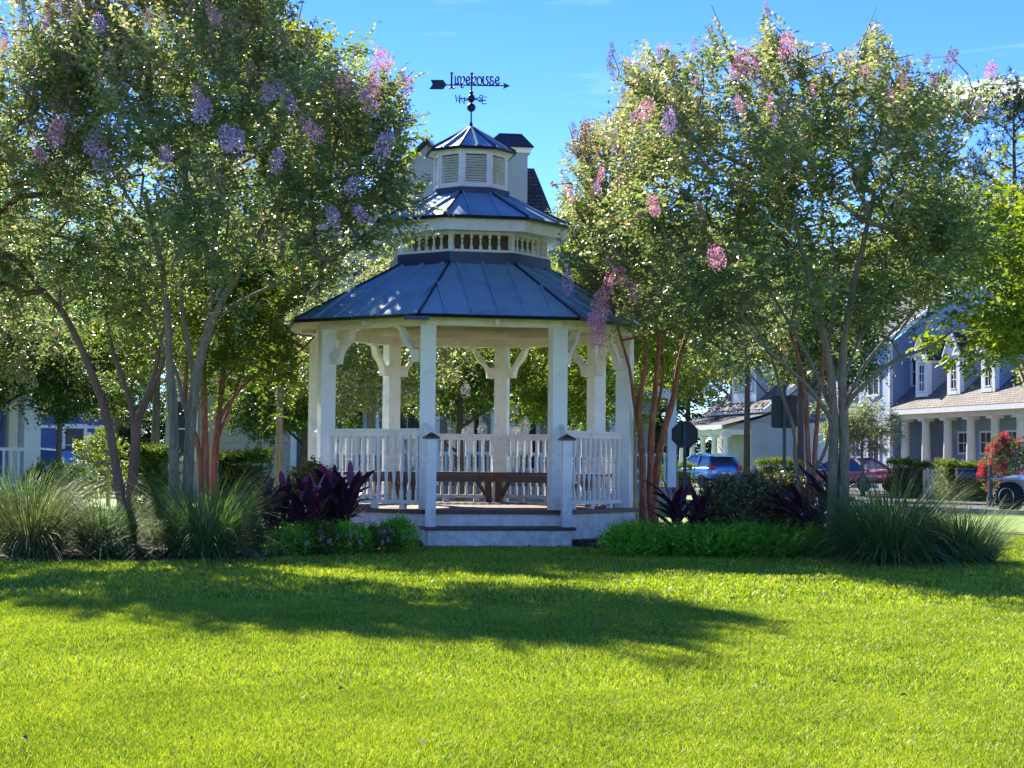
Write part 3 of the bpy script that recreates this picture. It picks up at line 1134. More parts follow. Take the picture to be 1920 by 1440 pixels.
# bench inside, along the back
BN = thing('bench', 'brown wooden bench running round the back inside the gazebo', 'bench', (GX, GY, DECK), GROT)
for k in (2, 3, 4, 5, 6):
    apb = RP * C8 - .08
    Fk = face_mat(k, apb)
    for j in range(3):
        y0_ = .02 + j * .125
        wA = (apb - y0_) * T8 - .004
        wB = (apb - y0_ - .12) * T8 - .004
        MB().add([(-wA, y0_, .39), (wA, y0_, .39), (wB, y0_ + .12, .39), (-wB, y0_ + .12, .39), (-wA, y0_, .425), (wA, y0_, .425), (wB, y0_ + .12, .425), (-wB, y0_ + .12, .425)],
                 [(0, 3, 2, 1), (4, 5, 6, 7), (0, 1, 5, 4), (1, 2, 6, 5), (2, 3, 7, 6), (3, 0, 4, 7)], Fk).build('seat_plank', M['bench'], BN)
    wC = (apb - .375) * T8 - .004
    MB().box(-wC, wC, .365, .395, .29, .388, Fk).build('apron', M['bench'], BN)
    for s in (-1, 1):
        MB().box(s * (wC - .06) - .045, s * (wC - .06) + .045, .30, .36, 0, .386, Fk).build('leg', M['bench'], BN)
        MB().bar((s * (wC - .06), .31, .05), (s * (wC - .26), .31, .36), .05, .05, Fk).build('brace', M['bench'], BN)

# ------------------------------------------------------------------ trees
def leaf_mesh_arrays(B, D, L, nleaf, ll, lw, droop, r, tint, t0=0.1, opp=True, spread=0.9, fold=0.25):
    """leafy shoots. B base, D direction, L length -> V, F, tint"""
    n = len(B)
    t = np.linspace(t0, 1.0, nleaf)[None, :, None]
    up = np.array([0, 0, 1.0])
    L3 = L[:, None, None]
    P = B[:, None] + D[:, None] * L3 * t - up * (droop[:, None, None] * L3 * t * t)
    T = nrm(D[:, None] - up * 2 * droop[:, None, None] * t)
    S = nrm(np.cross(T, up + r.normal(size=(n, 1, 3)) * 0.25))
    if opp:
        sg = np.where(np.arange(nleaf) % 2 == 0, 1.0, -1.0)[None, :, None]
    else:
        sg = np.sign(r.normal(size=(n, nleaf, 1)))
    taper = np.clip(1.25 - 0.75 * t, 0.4, 1)
    LD = nrm(T * 0.55 + S * sg * spread + up * 0.12 + r.normal(size=(n, nleaf, 3)) * 0.33)
    WV_ = nrm(np.cross(LD, up + r.normal(size=(n, nleaf, 3)) * 0.55))
    NN = np.cross(WV_, LD)
    l = ll * taper * r.uniform(0.75, 1.2, (n, nleaf, 1))
    w = lw * taper * r.uniform(0.8, 1.2, (n, nleaf, 1)) * 0.5
    v0 = P
    v1 = P + LD * l * 0.45 + WV_ * w + NN * w * fold
    v2 = P + LD * l - up * l * 0.18
    v3 = P + LD * l * 0.45 - WV_ * w + NN * w * fold
    V = np.stack([v0, v1, v2, v3], 2).reshape(-1, 3)
    m = n * nleaf
    q = np.arange(m)[:, None] * 4
    F = np.concatenate([q + [0, 1, 2], q + [0, 2, 3]], 0)
    ti = np.clip(tint[:, None] + r.normal(size=(n, nleaf)) * 0.13, 0, 0.94)
    rare = r.random((n, nleaf))
    ti = np.where(rare < 0.006, 1.0, ti)
    # twig: thin triangle strip
    e = S[:, 0] * 0.003
    tw = np.stack([B - e, B + e, P[:, -1]], 1).reshape(-1, 3)
    tf = np.arange(n)[:, None] * 3 + [0, 1, 2] + len(V)
    V = np.concatenate([V, tw]); F = np.concatenate([F, tf])
    tt = np.concatenate([np.repeat(ti.ravel(), 4), np.full(3 * n, 0.25)])
    return V, F, tt


def grow(stems, attractors, step=0.28, seed=3, up_bias=0.5):
    """stems: list of (points, r0, r1). returns nodes, parent, is_attr, plus branch MB"""
    r = random.Random(seed)
    nodes, par, rad0 = [], [], []
    for pts, r0, r1 in stems:
        prev = -1
        for i, p in enumerate(pts):
            nodes.append(np.array(p)); par.append(prev); prev = len(nodes) - 1
            rad0.append(r0 + (r1 - r0) * i / (len(pts) - 1))
    nst = len(nodes)
    # only the upper part of each stem may sprout
    ok = []
    i = 0
    for pts, r0, r1 in stems:
        m = len(pts)
        for j in range(m):
            ok.append(j >= m * 0.55)
    N0 = np.array(nodes)
    okm = np.array(ok)
    A = np.array(attractors)
    dist = np.min(np.linalg.norm(A[:, None] - N0[okm][None], axis=2), axis=1)
    order = np.argsort(dist)
    arr = np.zeros((len(nodes) + len(A) * 14, 3))
    arr[:len(nodes)] = N0
    okarr = np.zeros(len(arr), bool)
    okarr[:nst] = okm
    n = len(nodes)
    tips = []
    for ai in order:
        a = A[ai]
        dv = a[None] - arr[:n]
        ds = np.linalg.norm(dv, axis=1)
        pen = np.where(dv[:, 2] < 0, -dv[:, 2] * 1.2, 0)
        c = np.where(okarr[:n], ds + pen, 1e9)
        j = int(np.argmin(c))
        k = max(1, min(12, int(ds[j] / step)))
        p0 = arr[j].copy()
        prev = j
        for s in range(1, k + 1):
            t = s / k
            p = p0 + (a - p0) * t
            bow = 4 * t * (1 - t) * 0.10 * ds[j]
            p = p + np.array([r.uniform(-1, 1) * 0.03, r.uniform(-1, 1) * 0.03, bow * up_bias * -0.4 + r.uniform(-1, 1) * 0.02])
            arr[n] = p
            okarr[n] = True
            par.append(prev)
            prev = n
            n += 1
        tips.append(prev)
    par = np.array(par)
    load = np.zeros(n)
    for t_ in tips:
        load[t_] += 1
    for i in range(n - 1, nst - 1, -1):
        load[par[i]] += load[i]
    return arr[:n], par, load, nst, tips


def branches_mesh(arr, par, load, nst, name, mat, parent, origin, base=0.0042, pw=0.5, rmax=0.035, ns=5, gap=None):
    V, F = [], []
    o = np.array(origin)
    n = len(arr)
    idx = np.arange(nst, n)
    if gap is not None:
        px_ = to_px(arr[idx])
        out_ = in_poly(px_, gap) & (load[idx] <= 40)
        idx = idx[~out_]
    pr = par[idx]
    a = arr[pr] - o
    b = arr[idx] - o
    rb = np.minimum(base * np.maximum(load[idx], 1) ** pw, rmax)
    lp = np.where(pr < nst, load[idx], load[pr])
    ra = np.minimum(base * np.maximum(lp, 1) ** pw * 1.0, rmax)
    d = nrm(b - a)
    ref = nrm(np.cross(d, np.array([0.31, 0.9, 0.17])))
    o2 = np.cross(d, ref)
    ang = np.arange(ns) * 2 * pi / ns
    ring_ = ref[:, None] * np.cos(ang)[None, :, None] + o2[:, None] * np.sin(ang)[None, :, None]
    VA = a[:, None] + ring_ * ra[:, None, None]
    VB = (b + d * 0.008)[:, None] + ring_ * rb[:, None, None]
    V = np.concatenate([VA, VB], 1).reshape(-1, 3)
    q = (np.arange(len(idx)) * 2 * ns)[:, None]
    F = []
    for k in range(ns):
        j = (k + 1) % ns
        F.append(q + [k, j, ns + j, ns + k])
    F = np.concatenate(F, 0)
    me = np_mesh(name, V, F, mat, smooth=True)
    return stuff(link(name, me, parent))


def in_blobs(blobs, N, r, shell=0.55, clump=6.0):
    """points in ellipsoid blobs given in photo pixels: (px, py, Y, rx, ry, ryd, weight)"""
    out = []
    wts = np.array([b[6] if len(b) > 6 else b[3] * b[4] for b in blobs], float)
    wts /= wts.sum()
    cnt = r.multinomial(N, wts)
    cen = []
    for b, c in zip(blobs, cnt):
        px, py, Y, rx, ry, rd = b[:6]
        C = np.array(at(px, py, Y))
        k = Y / FPX
        nc = max(2, int(c / clump))
        u = nrm(r.normal(size=(nc, 3)))
        q = r.random((nc, 1)) ** shell
        cc = C + u * q * np.array([rx * k, rd, ry * k])
        out.append(cc[r.integers(0, nc, c)] + r.normal(size=(c, 3)) * [.20, .20, .17])
        cen.append(np.repeat(C[None], c, 0))
    return np.concatenate(out), np.concatenate(cen)


def ppath(pts, Y, jit=0.0, dy=None):
    """photo pixel polyline at depth Y; dy = depth change along the path"""
    out = []
    for i, p in enumerate(pts):
        yy_ = Y + (dy or 0) * i / max(1, len(pts) - 1)
        out.append(np.array(at(p[0], p[1], yy_)))
    return out


def smooth_path(pts, n=4):
    if len(pts) < 3:
        return pts
    return [np.array(q) for q in catmull([tuple(p) for p in pts], n)]


GAPL = [[(545, -600), (545, 10), (600, 60), (690, 90), (740, 100), (785, 125), (1000, 125), (1000, -600)], [(784, 100), (780, 240), (812, 330), (822, 425), (740, 478), (690, 520), (520, 588), (570, 640), (575, 700), (585, 960), (1200, 960), (1200, 640), (1240, 600), (1110, 100)]]
GAPR = [[(1862, 160), (1990, 160), (1990, 330), (1845, 330), (1835, 215)], [(1000, -600), (1000, 90), (1140, 90), (1200, 60), (1300, 65), (1325, -10), (1365, 70), (1405, 70), (1430, -15), (1480, 60), (1600, 90), (1640, 0), (1670, 90), (1780, 100), (1840, 130), (1990, 130), (1990, -600)], [(750, 40), (1135, 40), (1140, 95), (1175, 190), (1105, 208), (1050, 250), (1030, 345), (1075, 430), (1040, 480), (1050, 520), (1100, 555), (1110, 650), (1150, 640), (1190, 660), (1195, 960), (700, 960)]]


def petals(name, N, dims, size, mat, seed):
    r = np.random.default_rng(seed)
    u = nrm(r.normal(size=(N, 3))) * (r.random((N, 1)) ** 0.4)
    k = 1 - 0.35 * (u[:, 2:3] + 1) / 2
    P = u * np.array(dims) * np.concatenate([k, k, np.ones_like(k)], 1)
    P += np.sin(P * 60) * 0.008
    d1 = nrm(r.normal(size=(N, 3)))
    d2 = nrm(np.cross(d1, r.normal(size=(N, 3))))
    s = size * r.uniform(.6, 1.3, (N, 1))
    V = np.stack([P - d1 * s, P - d2 * s * .8, P + d1 * s, P + d2 * s * .8], 1).reshape(-1, 3)
    q = np.arange(N)[:, None] * 4
    F = np.concatenate([q + [0, 1, 2], q + [0, 2, 3]], 0)
    return np_mesh(name, V, F, M[mat], np.repeat(r.random(N), 4))


PET = {c: [petals('flower_cluster', 340, (.085, .085, .125), .0085, m, 50 + i + 7 * j) for i in range(3)] for j, (c, m) in enumerate([('l', 'lilac'), ('p', 'pink'), ('w', 'palepetal'), ('r', 'redpetal'), ('d', 'drypetal')])}


def myrtle(name, label, cat, stems, blobs, n_attr, shoots_per, seed, leafmat, barkmat, Y, tips=(), ll=.088, lw=.043, nleaf=15, slen=(.3, .7), ground=0.02, tintmu=.5, group=None, interior=0.5, gap=None, heads=0.42):
    r = np.random.default_rng(seed)
    base = at(stems[0][0][0][0], stems[0][0][0][1], stems[0][3] if len(stems[0]) > 3 else Y)
    org = np.array([base.x, base.y, ground])
    T = thing(name, label, cat, tuple(org), 0, group)
    st = []
    for s in stems:
        pts, r0, r1 = s[0], s[1], s[2]
        yy_ = s[3] if len(s) > 3 else Y
        dyy = s[4] if len(s) > 4 else 0.0
        W = smooth_path(ppath(pts, yy_, dy=dyy), 4)
        if s[5] if len(s) > 5 else True:
            W = [np.array([W[0][0], W[0][1], -0.05])] + W
        st.append((W, r0, r1))
        jr = [r0 + (r1 - r0) * i / (len(W) - 1) for i in range(len(W))]
        if len(s) <= 5 or s[5]:
            jr[0] *= 1.35
        jr = [q * (1 + r.normal() * 0.06) for q in jr]
        tb = MB()
        tb.tube([Vector(w) - Vector(org) for w in W], jr, 9)
        tb.build('trunk', M[s[6] if len(s) > 6 else barkmat], T, smooth=True)
    A, C = in_blobs(blobs, n_attr, r, 0.5)
    if gap is not None:
        A = A[~in_poly(to_px(A), gap)]
    extra = np.array([at(*t_) for t_ in tips]) if len(tips) else np.zeros((0, 3))
    arr, par, load, nst, tp = grow(st, np.concatenate([A, extra]) if len(extra) else A, seed=seed)
    branches_mesh(arr, par, load, nst, 'branches', M[barkmat], T, org, gap=gap)
    # shoots grow from the thin branch nodes
    ids = np.arange(nst, len(arr))
    thin = ids[load[ids] <= 3]
    cen = np.mean(A, 0)
    if gap is not None:
        thin = thin[~in_poly(to_px(arr[thin]), gap)]
    src = np.concatenate([np.repeat(np.array(tp), shoots_per), r.choice(thin, int(len(tp) * shoots_per * interior))])
    n = len(src)
    B = arr[src] + r.normal(size=(n, 3)) * 0.10
    outd = nrm((arr[src] - cen) * np.array([1, 1, 0.8]))
    gd = nrm(arr[src] - arr[par[src]] + 1e-6)
    D = nrm(outd * 0.5 + gd * 0.5 + np.array([0, 0, 0.6]) + r.normal(size=(n, 3)) * 0.5)
    L = r.uniform(slen[0], slen[1], n)
    if gap is not None:
        ok = ~(in_poly(to_px(B + D * L[:, None]), gap) | in_poly(to_px(B + D * L[:, None] * .5), gap) | in_poly(to_px(B), gap))
        src, B, D, L = src[ok], B[ok], D[ok], L[ok]
        n = len(src)
    droop = r.uniform(0.0, 0.45, n)
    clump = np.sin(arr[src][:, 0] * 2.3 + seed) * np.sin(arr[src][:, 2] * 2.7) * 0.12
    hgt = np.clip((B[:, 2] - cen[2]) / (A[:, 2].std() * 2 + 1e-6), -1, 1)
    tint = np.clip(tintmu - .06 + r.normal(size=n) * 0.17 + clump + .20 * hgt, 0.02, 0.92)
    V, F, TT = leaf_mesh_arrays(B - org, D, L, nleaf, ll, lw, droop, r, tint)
    Vs, Fs, Ts = [V], [F], [TT]
    off = len(V)
    # long upright shoots standing out of the crown, some ending in spent or pink panicles
    tpn = np.array(tp)
    P_ = arr[tpn]
    ext = np.linalg.norm((P_ - cen) / (A.std(0) + 1e-6) * [1, .6, 1], axis=1) + (P_[:, 2] - cen[2]) / (A[:, 2].std() + 1e-6) * .7
    sel = tpn[np.argsort(-ext)[:int(len(tpn) * .42)]]
    sel = np.repeat(sel, 2)
    m = len(sel)
    Dl = nrm((arr[sel] - cen) * [1, .8, 1] * .5 + np.array([0, 0, 1.0]) + r.normal(size=(m, 3)) * .35)
    Bl = arr[sel] + r.normal(size=(m, 3)) * .05
    Ll = r.uniform(.45, .95, m)
    if gap is not None:
        ok = ~(in_poly(to_px(Bl + Dl * Ll[:, None]), gap) | in_poly(to_px(Bl), gap))
        Dl, Bl, Ll = Dl[ok], Bl[ok], Ll[ok]
        m = len(Dl)
    dl_ = r.uniform(.0, .3, m)
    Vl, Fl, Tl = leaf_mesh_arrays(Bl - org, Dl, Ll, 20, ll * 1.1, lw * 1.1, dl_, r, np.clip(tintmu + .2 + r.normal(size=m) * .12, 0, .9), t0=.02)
    Vs.append(Vl); Fs.append(Fl + off); Ts.append(Tl); off += len(Vl)
    for i in range(m):
        if r.random() < heads:
            c = Bl[i] + Dl[i] * Ll[i] - org - np.array([0, 0, dl_[i] * Ll[i]])
            kind_ = 'd' if r.random() < .7 else ('p' if r.random() < .6 else 'l')
            q_ = r.uniform(.45, .8)
            stuff(link('flower_cluster', PET[kind_][i % 3], T, tuple(c), (r.uniform(-.3, .3), r.uniform(-.3, .3), r.uniform(0, 6)), (q_ * .8, q_ * .8, q_ * 1.3)))
    if len(extra):
        # long arching shoots on the outline
        m = len(extra)
        prn = arr[par[tp[0]]]
        # each extra tip: base 0.9 m back towards the crown centre
        Bq, Dq, Lq = [], [], []
        for e in extra:
            d = nrm((e - cen) * np.array([.8, .3, 1.0]) + np.array([0, 0, .5]))
            Bq.append(e - d * 0.75 - org); Dq.append(nrm(d + np.array([0, 0, .25]))); Lq.append(0.8)
            for _ in range(2):
                dd = nrm(d + r.normal(size=3) * 0.35)
                Bq.append(e - d * 0.7 + r.normal(size=3) * .08 - org); Dq.append(dd); Lq.append(r.uniform(.45, .7))
        Bq, Dq, Lq = np.array(Bq), np.array(Dq), np.array(Lq)
        V, F, TT = leaf_mesh_arrays(Bq, Dq, Lq, 26, ll * 1.25, lw * 1.25, np.full(len(Bq), .25), r, np.full(len(Bq), tintmu), t0=0.0)
        Vs.append(V); Fs.append(F + off); Ts.append(TT)
        sb_ = MB()
        for b_, d_, l_ in zip(Bq, Dq, Lq):
            pp = [Vector(b_ + d_ * l_ * t_ - np.array([0, 0, .25 * l_ * t_ * t_])) for t_ in (0, .35, .7, 1)]
            sb_.tube(pp, [.006, .005, .004, .002], 4)
        stuff(sb_.build('shoots', M[barkmat], T))
    me = np_mesh('crown', np.concatenate(Vs), np.concatenate(Fs), M[leafmat], np.concatenate(Ts))
    stuff(link('crown', me, T))
    return T, org


def flowers(T, org, lst):
    for i, (px, py, Y, c, s) in enumerate(lst):
        p = at(px, py, Y)
        o = stuff(link('flower_cluster', PET[c][i % 3], T, (p.x - org[0], p.y - org[1], p.z - org[2]), (random.uniform(-.6, .6), random.uniform(-.6, .6), random.uniform(0, 6)), (s * 1.12, s * 1.12, s * 1.1 * random.uniform(.9, 1.4))))


# left, outer tree (two leaning stems)
TA, oA = myrtle('crape_myrtle', 'leaning crape myrtle with two slim dark stems, furthest from the gazebo steps', 'tree',
    [([(229, 950), (217, 874), (204, 800), (189, 748), (161, 673), (121, 592), (80, 545), (35, 490)], .058, .022, 18.2, -0.3),
     ([(244, 955), (250, 880), (254, 830), (253, 782)], .062, .05, 18.4, 0),
     ([(253, 790), (240, 741), (222, 690), (211, 655), (200, 600), (190, 540)], .034, .014, 18.4, 0.2, False),
     ([(253, 790), (275, 741), (292, 690), (300, 650), (312, 590)], .032, .012, 18.4, -.2, False),
     ([(256, 800), (272, 762), (300, 700), (312, 655), (330, 600)], .028, .012, 18.4, .3, False),
     ([(121, 592), (112, 560), (118, 520), (130, 480)], .016, .01, 17.9, 0, False)],
    [(60, 330, 18.0, 190, 220, 1.5, 9), (-110, 400, 18.2, 120, 160, 1.3, 3), (150, 130, 18.2, 130, 130, 1.2, 4), (30, 540, 18.3, 170, 80, 1.2, 3), (230, 540, 18.6, 100, 70, 1.0, 2)],
    260, 5, 21, 'leaf', 'barkmid', 18.2,
    tips=[(10, 60, 18), (-5, 190, 18), (105, 40, 18), (40, 110, 17.9), (20, 250, 17.8), (160, 15, 18)])
flowers(TA, oA, [(105, 243, 16.6, 'p', 1.0), (112, 258, 16.6, 'p', .8), (75, 290, 16.6, 'p', .8), (205, 108, 16.9, 'l', .8), (185, 45, 16.9, 'l', 1.1), (178, 265, 16.5, 'l', 1.1), (190, 292, 16.5, 'l', 1.2)])
# left, main grey tree
TB, oB = myrtle('crape_myrtle', 'tallest crape myrtle, thick grey trunks, many lilac flowers, beside the gazebo', 'tree',
    [([(327, 960), (326, 880), (326, 800), (321, 730), (318, 681), (314, 600), (306, 520), (290, 440), (270, 360)], .058, .026, 17.4, -.2),
     ([(350, 960), (353, 880), (357, 802), (366, 721), (380, 655), (403, 590), (440, 525), (480, 450), (520, 380)], .062, .026, 17.5, -.3),
     ([(366, 721), (352, 640), (340, 560), (345, 460), (350, 380)], .03, .014, 17.5, .4, False),
     ([(380, 655), (395, 560), (400, 470), (410, 390), (420, 300)], .03, .014, 17.4, .3, False),
     ([(356, 800), (343, 750), (331, 700), (300, 640), (270, 560), (230, 470)], .026, .012, 17.5, .6, False),
     ([(403, 590), (470, 555), (540, 520), (600, 470)], .022, .01, 17.5, -.4, False),
     ([(326, 840), (322, 780), (321, 730)], .02, .02, 17.25, 0, False)],
    [(330, 230, 17.4, 230, 210, 1.6, 9), (440, 420, 17.4, 210, 130, 1.5, 5), (560, 210, 17.4, 190, 190, 1.4, 6), (670, 260, 17.2, 95, 110, 1.0, 2.2), (340, 50, 17.5, 240, 110, 1.4, 5), (640, 410, 17.0, 130, 110, 1.0, 3.2), (300, 500, 17.6, 140, 80, 1.2, 2.2), (520, 90, 17.4, 100, 80, 1.0, 1.6), (735, 370, 16.9, 60, 90, .7, 1.0), (640, 520, 17.3, 110, 50, .9, 1.4)],
    500, 4, 22, 'leaf', 'bark', 17.4,
    tips=[(600, 8, 17.3), (545, 20, 17.3), (640, 70, 17.3), (700, 95, 17.2), (735, 105, 17.2), (815, 120, 17.0), (770, 135, 17.0), (815, 205, 16.9), (450, 5, 17.4), (380, -15, 17.4), (300, -10, 17.4), (835, 400, 16.6), (800, 255, 16.8), (500, 10, 17.3), (240, 10, 17.5)], interior=0.55, gap=GAPL)
flowers(TB, oB, [(380, 208, 15.8, 'l', 1.2), (372, 180, 15.8, 'p', .7), (425, 258, 15.7, 'l', 1.1), (445, 266, 15.7, 'l', 1.0), (585, 244, 15.8, 'p', 1.05), (520, 300, 15.8, 'l', .9), (720, 272, 16.0, 'l', 1.1), (398, 332, 15.7, 'd', 1.3), (660, 348, 15.9, 'l', .8), (675, 400, 15.9, 'l', .8), (625, 405, 15.8, 'l', .8), (292, 462, 15.9, 'd', 1.0), (720, 112, 16.4, 'p', 1.0), (645, 155, 16.3, 'p', 1.1), (700, 165, 16.3, 'p', 1.0), (518, 168, 16.0, 'l', .9), (540, 188, 16.0, 'l', .9), (500, 175, 16.0, 'l', .7), (690, 190, 16.2, 'l', 1.0), (400, 28, 16.4, 'p', .8), (580, 85, 16.3, 'd', .9), (310, 290, 15.8, 'l', .8), (530, 70, 16.3, 'd', .8), (470, 130, 16, 'd', .8)])
# left, rear red-barked tree
TC, oC = myrtle('crape_myrtle', 'red barked crape myrtle with slender stems just behind the thick grey trunks', 'tree',
    [([(378, 930), (372, 842), (352, 780), (347, 735), (350, 673), (345, 600)], .045, .02, 20.6, 0),
     ([(386, 930), (384, 806), (381, 701), (388, 640), (395, 580)], .05, .025, 20.6, .2),
     ([(398, 930), (404, 840), (411, 770), (419, 693), (424, 640), (430, 580)], .055, .025, 20.8, .2),
     ([(411, 785), (443, 738), (483, 701), (523, 681), (560, 660), (590, 630)], .024, .012, 20.8, 0, False),
     ([(405, 830), (428, 770), (455, 690), (470, 620)], .022, .012, 20.8, .4, False)],
    [(430, 560, 20.8, 170, 70, 1.3, 5), (560, 600, 20.9, 90, 85, 1.1, 4), (330, 620, 20.8, 80, 60, 1.0, 2), (500, 690, 21.2, 90, 50, .9, 1.4)],
    170, 8, 23, 'leafbright', 'barkred', 20.6, ll=.08, lw=.042, gap=GAPL)
# right, rear red-barked tree beside the gazebo
TE, oE = myrtle('crape_myrtle', 'crape myrtle with peeling red stems, pink flowers hanging over the gazebo eave', 'tree',
    [([(1207, 955), (1205, 890), (1203, 830), (1199, 753), (1211, 676), (1205, 600)], .055, .02, 21.9, -.6),
     ([(1217, 955), (1219, 890), (1222, 810), (1230, 714), (1235, 640), (1225, 560)], .055, .022, 22.0, -.8),
     ([(1226, 960), (1232, 880), (1245, 810), (1263, 745), (1272, 687), (1280, 652), (1300, 590)], .06, .024, 22.0, -.3),
     ([(1276, 670), (1298, 637), (1330, 590)], .022, .012, 21.8, 0, False),
     ([(1203, 830), (1190, 760), (1180, 690), (1160, 620), (1140, 540)], .028, .012, 21.9, -1.4, False),
     ([(1222, 800), (1240, 730), (1243, 660), (1220, 560), (1190, 460)], .025, .012, 22.0, -1, False)],
    [(1140, 380, 20.6, 95, 130, 1.2, 5), (1190, 530, 20.7, 130, 100, 1.2, 5), (1100, 290, 20.7, 50, 60, .8, 1.4), (1280, 600, 21.2, 110, 60, 1.1, 3), (1170, 250, 20.9, 100, 70, 1.0, 2.6), (1090, 460, 20.2, 60, 80, .7, 1.6)],
    290, 5, 24, 'leaf', 'barkred', 21.9, tips=[(1065, 240, 20.6), (1078, 260, 20.6), (1125, 212, 20.7), (1045, 345, 20.5)], tintmu=.6, ll=.068, gap=GAPR)
flowers(TE, oE, [(1122, 565, 19.0, 'p', 1.0), (1126, 590, 19.0, 'p', 1.25), (1119, 612, 19.0, 'p', 1.2), (1121, 634, 19.0, 'p', 1.2), (1110, 598, 19.1, 'l', .8), (1163, 515, 19.3, 'p', 1.1), (1190, 548, 19.3, 'p', 1.0), (1140, 535, 19.2, 'p', .9), (1065, 525, 19.5, 'l', 1.0), (1162, 325, 19.6, 'p', .8), (1230, 392, 19.6, 'p', 1.0), (1105, 250, 20.2, 'd', 1.2), (1090, 275, 20.2, 'd', 1.1), (1120, 330, 20, 'd', 1.1), (1150, 480, 19.8, 'p', .8)])
# right, main grey tree
TD, oD = myrtle('crape_myrtle', 'wide crape myrtle with many fanning grey stems, between gazebo and parked cars', 'tree',
    [([(1560, 950), (1562, 880), (1563, 790), (1558, 706), (1551, 662), (1538, 600), (1520, 530), (1500, 450), (1480, 360)], .058, .024, 18.0, -.3),
     ([(1582, 955), (1583, 880), (1582, 790), (1579, 720), (1580, 677), (1585, 620), (1600, 540), (1620, 450), (1640, 360)], .06, .024, 18.0, -.3),
     ([(1583, 770), (1600, 742), (1627, 715), (1659, 688), (1702, 665), (1745, 650), (1800, 610)], .030, .012, 17.9, -.5, False),
     ([(1581, 760), (1597, 735), (1615, 695), (1644, 655), (1690, 605), (1740, 560)], .026, .012, 18.0, .3, False),
     ([(1579, 720), (1605, 650), (1640, 590), (1690, 520), (1730, 440)], .024, .012, 18, .2, False),
     ([(1562, 790), (1540, 758), (1513, 723), (1487, 698), (1457, 672), (1425, 640), (1390, 590)], .028, .012, 17.9, -.4, False),
     ([(1563, 775), (1530, 700), (1505, 650), (1470, 590), (1430, 520), (1390, 450)], .024, .012, 18, -.2, False),
     ([(1551, 662), (1560, 600), (1565, 530), (1560, 440)], .022, .012, 17.9, 0, False),
     ([(1517, 950), (1516, 880), (1513, 793), (1509, 735), (1500, 680), (1480, 620)], .038, .016, 18.8, 0, True, 'barkred'),
     ([(1527, 950), (1527, 875), (1533, 780), (1542, 691), (1548, 640)], .036, .014, 18.8, 0, True, 'barkred'),
     ([(1503, 950), (1492, 866), (1489, 808), (1475, 764), (1464, 735), (1453, 690), (1437, 650), (1410, 600)], .026, .010, 18.5, -.3),
     ([(1520, 890), (1545, 850), (1556, 800), (1555, 750)], .022, .014, 18.4, 0, False)],
    [(1560, 250, 18.0, 250, 160, 1.6, 9), (1390, 340, 17.9, 200, 170, 1.5, 7), (1700, 310, 18.0, 150, 140, 1.3, 5), (1290, 210, 17.9, 130, 110, 1.2, 3), (1500, 470, 17.9, 260, 110, 1.5, 6), (1740, 450, 18.0, 110, 110, 1.0, 3), (1450, 120, 18.0, 130, 70, 1.0, 2), (1640, 140, 18.0, 90, 60, .9, 1.2), (1340, 560, 17.8, 120, 60, 1.0, 2), (1790, 190, 17.9, 70, 50, .7, .9), (1300, 440, 17.7, 80, 90, 1., 1.6), (1640, 590, 17.9, 150, 40, 1.0, 1.2)],
    540, 4, 25, 'leaf', 'bark', 18.0,
    tips=[(1330, 8, 17.9), (1352, 60, 17.9), (1425, -5, 17.9), (1440, 30, 17.9), (1640, 12, 17.9), (1625, 60, 17.9), (1785, 105, 17.8), (1850, 150, 17.8), (1820, 135, 17.8), (1900, 140, 17.8), (1150, 100, 17.8), (1165, 130, 17.8), (1680, 95, 17.9), (1850, 205, 17.8), (1500, 60, 17.9), (1560, 90, 18)], interior=.55, gap=GAPR)
flowers(TD, oD, [(1400, 118, 16.9, 'p', 1.4), (1385, 128, 16.9, 'p', 1.1), (1475, 85, 17.0, 'p', 1.1), (1208, 208, 16.4, 'p', 1.0), (1255, 228, 16.4, 'l', 1.0), (1343, 482, 16.1, 'p', 1.2), (1665, 98, 17.6, 'd', 1.0), (1785, 108, 17.5, 'd', 1.0), (1858, 132, 17.5, 'p', .9), (1625, 140, 16.9, 'p', .8), (1752, 150, 17.2, 'p', .7), (1225, 385, 16.5, 'p', .8), (1310, 395, 16.2, 'd', .8), (1840, 205, 17.5, 'p', .6)])


# ------------------------------------------------------------------ simpler trees further back
def crown_mesh(name, blobs, N, ll, lw, mat, seed, tintmu=.5, per=7, sl=.35):
    """local metres: blobs (x,y,z,rx,ry,rz)"""
    r = np.random.default_rng(seed)
    w = np.array([b[3] * b[5] for b in blobs]); w = w / w.sum()
    Bs, Ds, tt = [], [], []
    for b, c in zip(blobs, r.multinomial(N, w)):
        # sub-clumps inside the blob
        nc = max(3, c // 14)
        u = nrm(r.normal(size=(nc, 3))) * (r.random((nc, 1)) ** .33)
        cc = np.array(b[:3]) + u * np.array(b[3:6])
        k = r.integers(0, nc, c)
        B = cc[k] + r.normal(size=(c, 3)) * 0.17 * np.array(b[3:6]) * 0.9
        Bs.append(B)
        Ds.append(nrm(u[k] + np.array([0, 0, .2]) + r.normal(size=(c, 3)) * .6))
        tt.append(tintmu + r.normal(size=nc)[k] * .15)
    B, D, t_ = np.concatenate(Bs), np.concatenate(Ds), np.clip(np.concatenate(tt), .03, .93)
    V, F, T_ = leaf_mesh_arrays(B, D, r.uniform(.6, 1.2, len(B)) * sl, per, ll, lw, r.uniform(0, .5, len(B)), r, t_)
    return np_mesh(name, V, F, M[mat], T_)


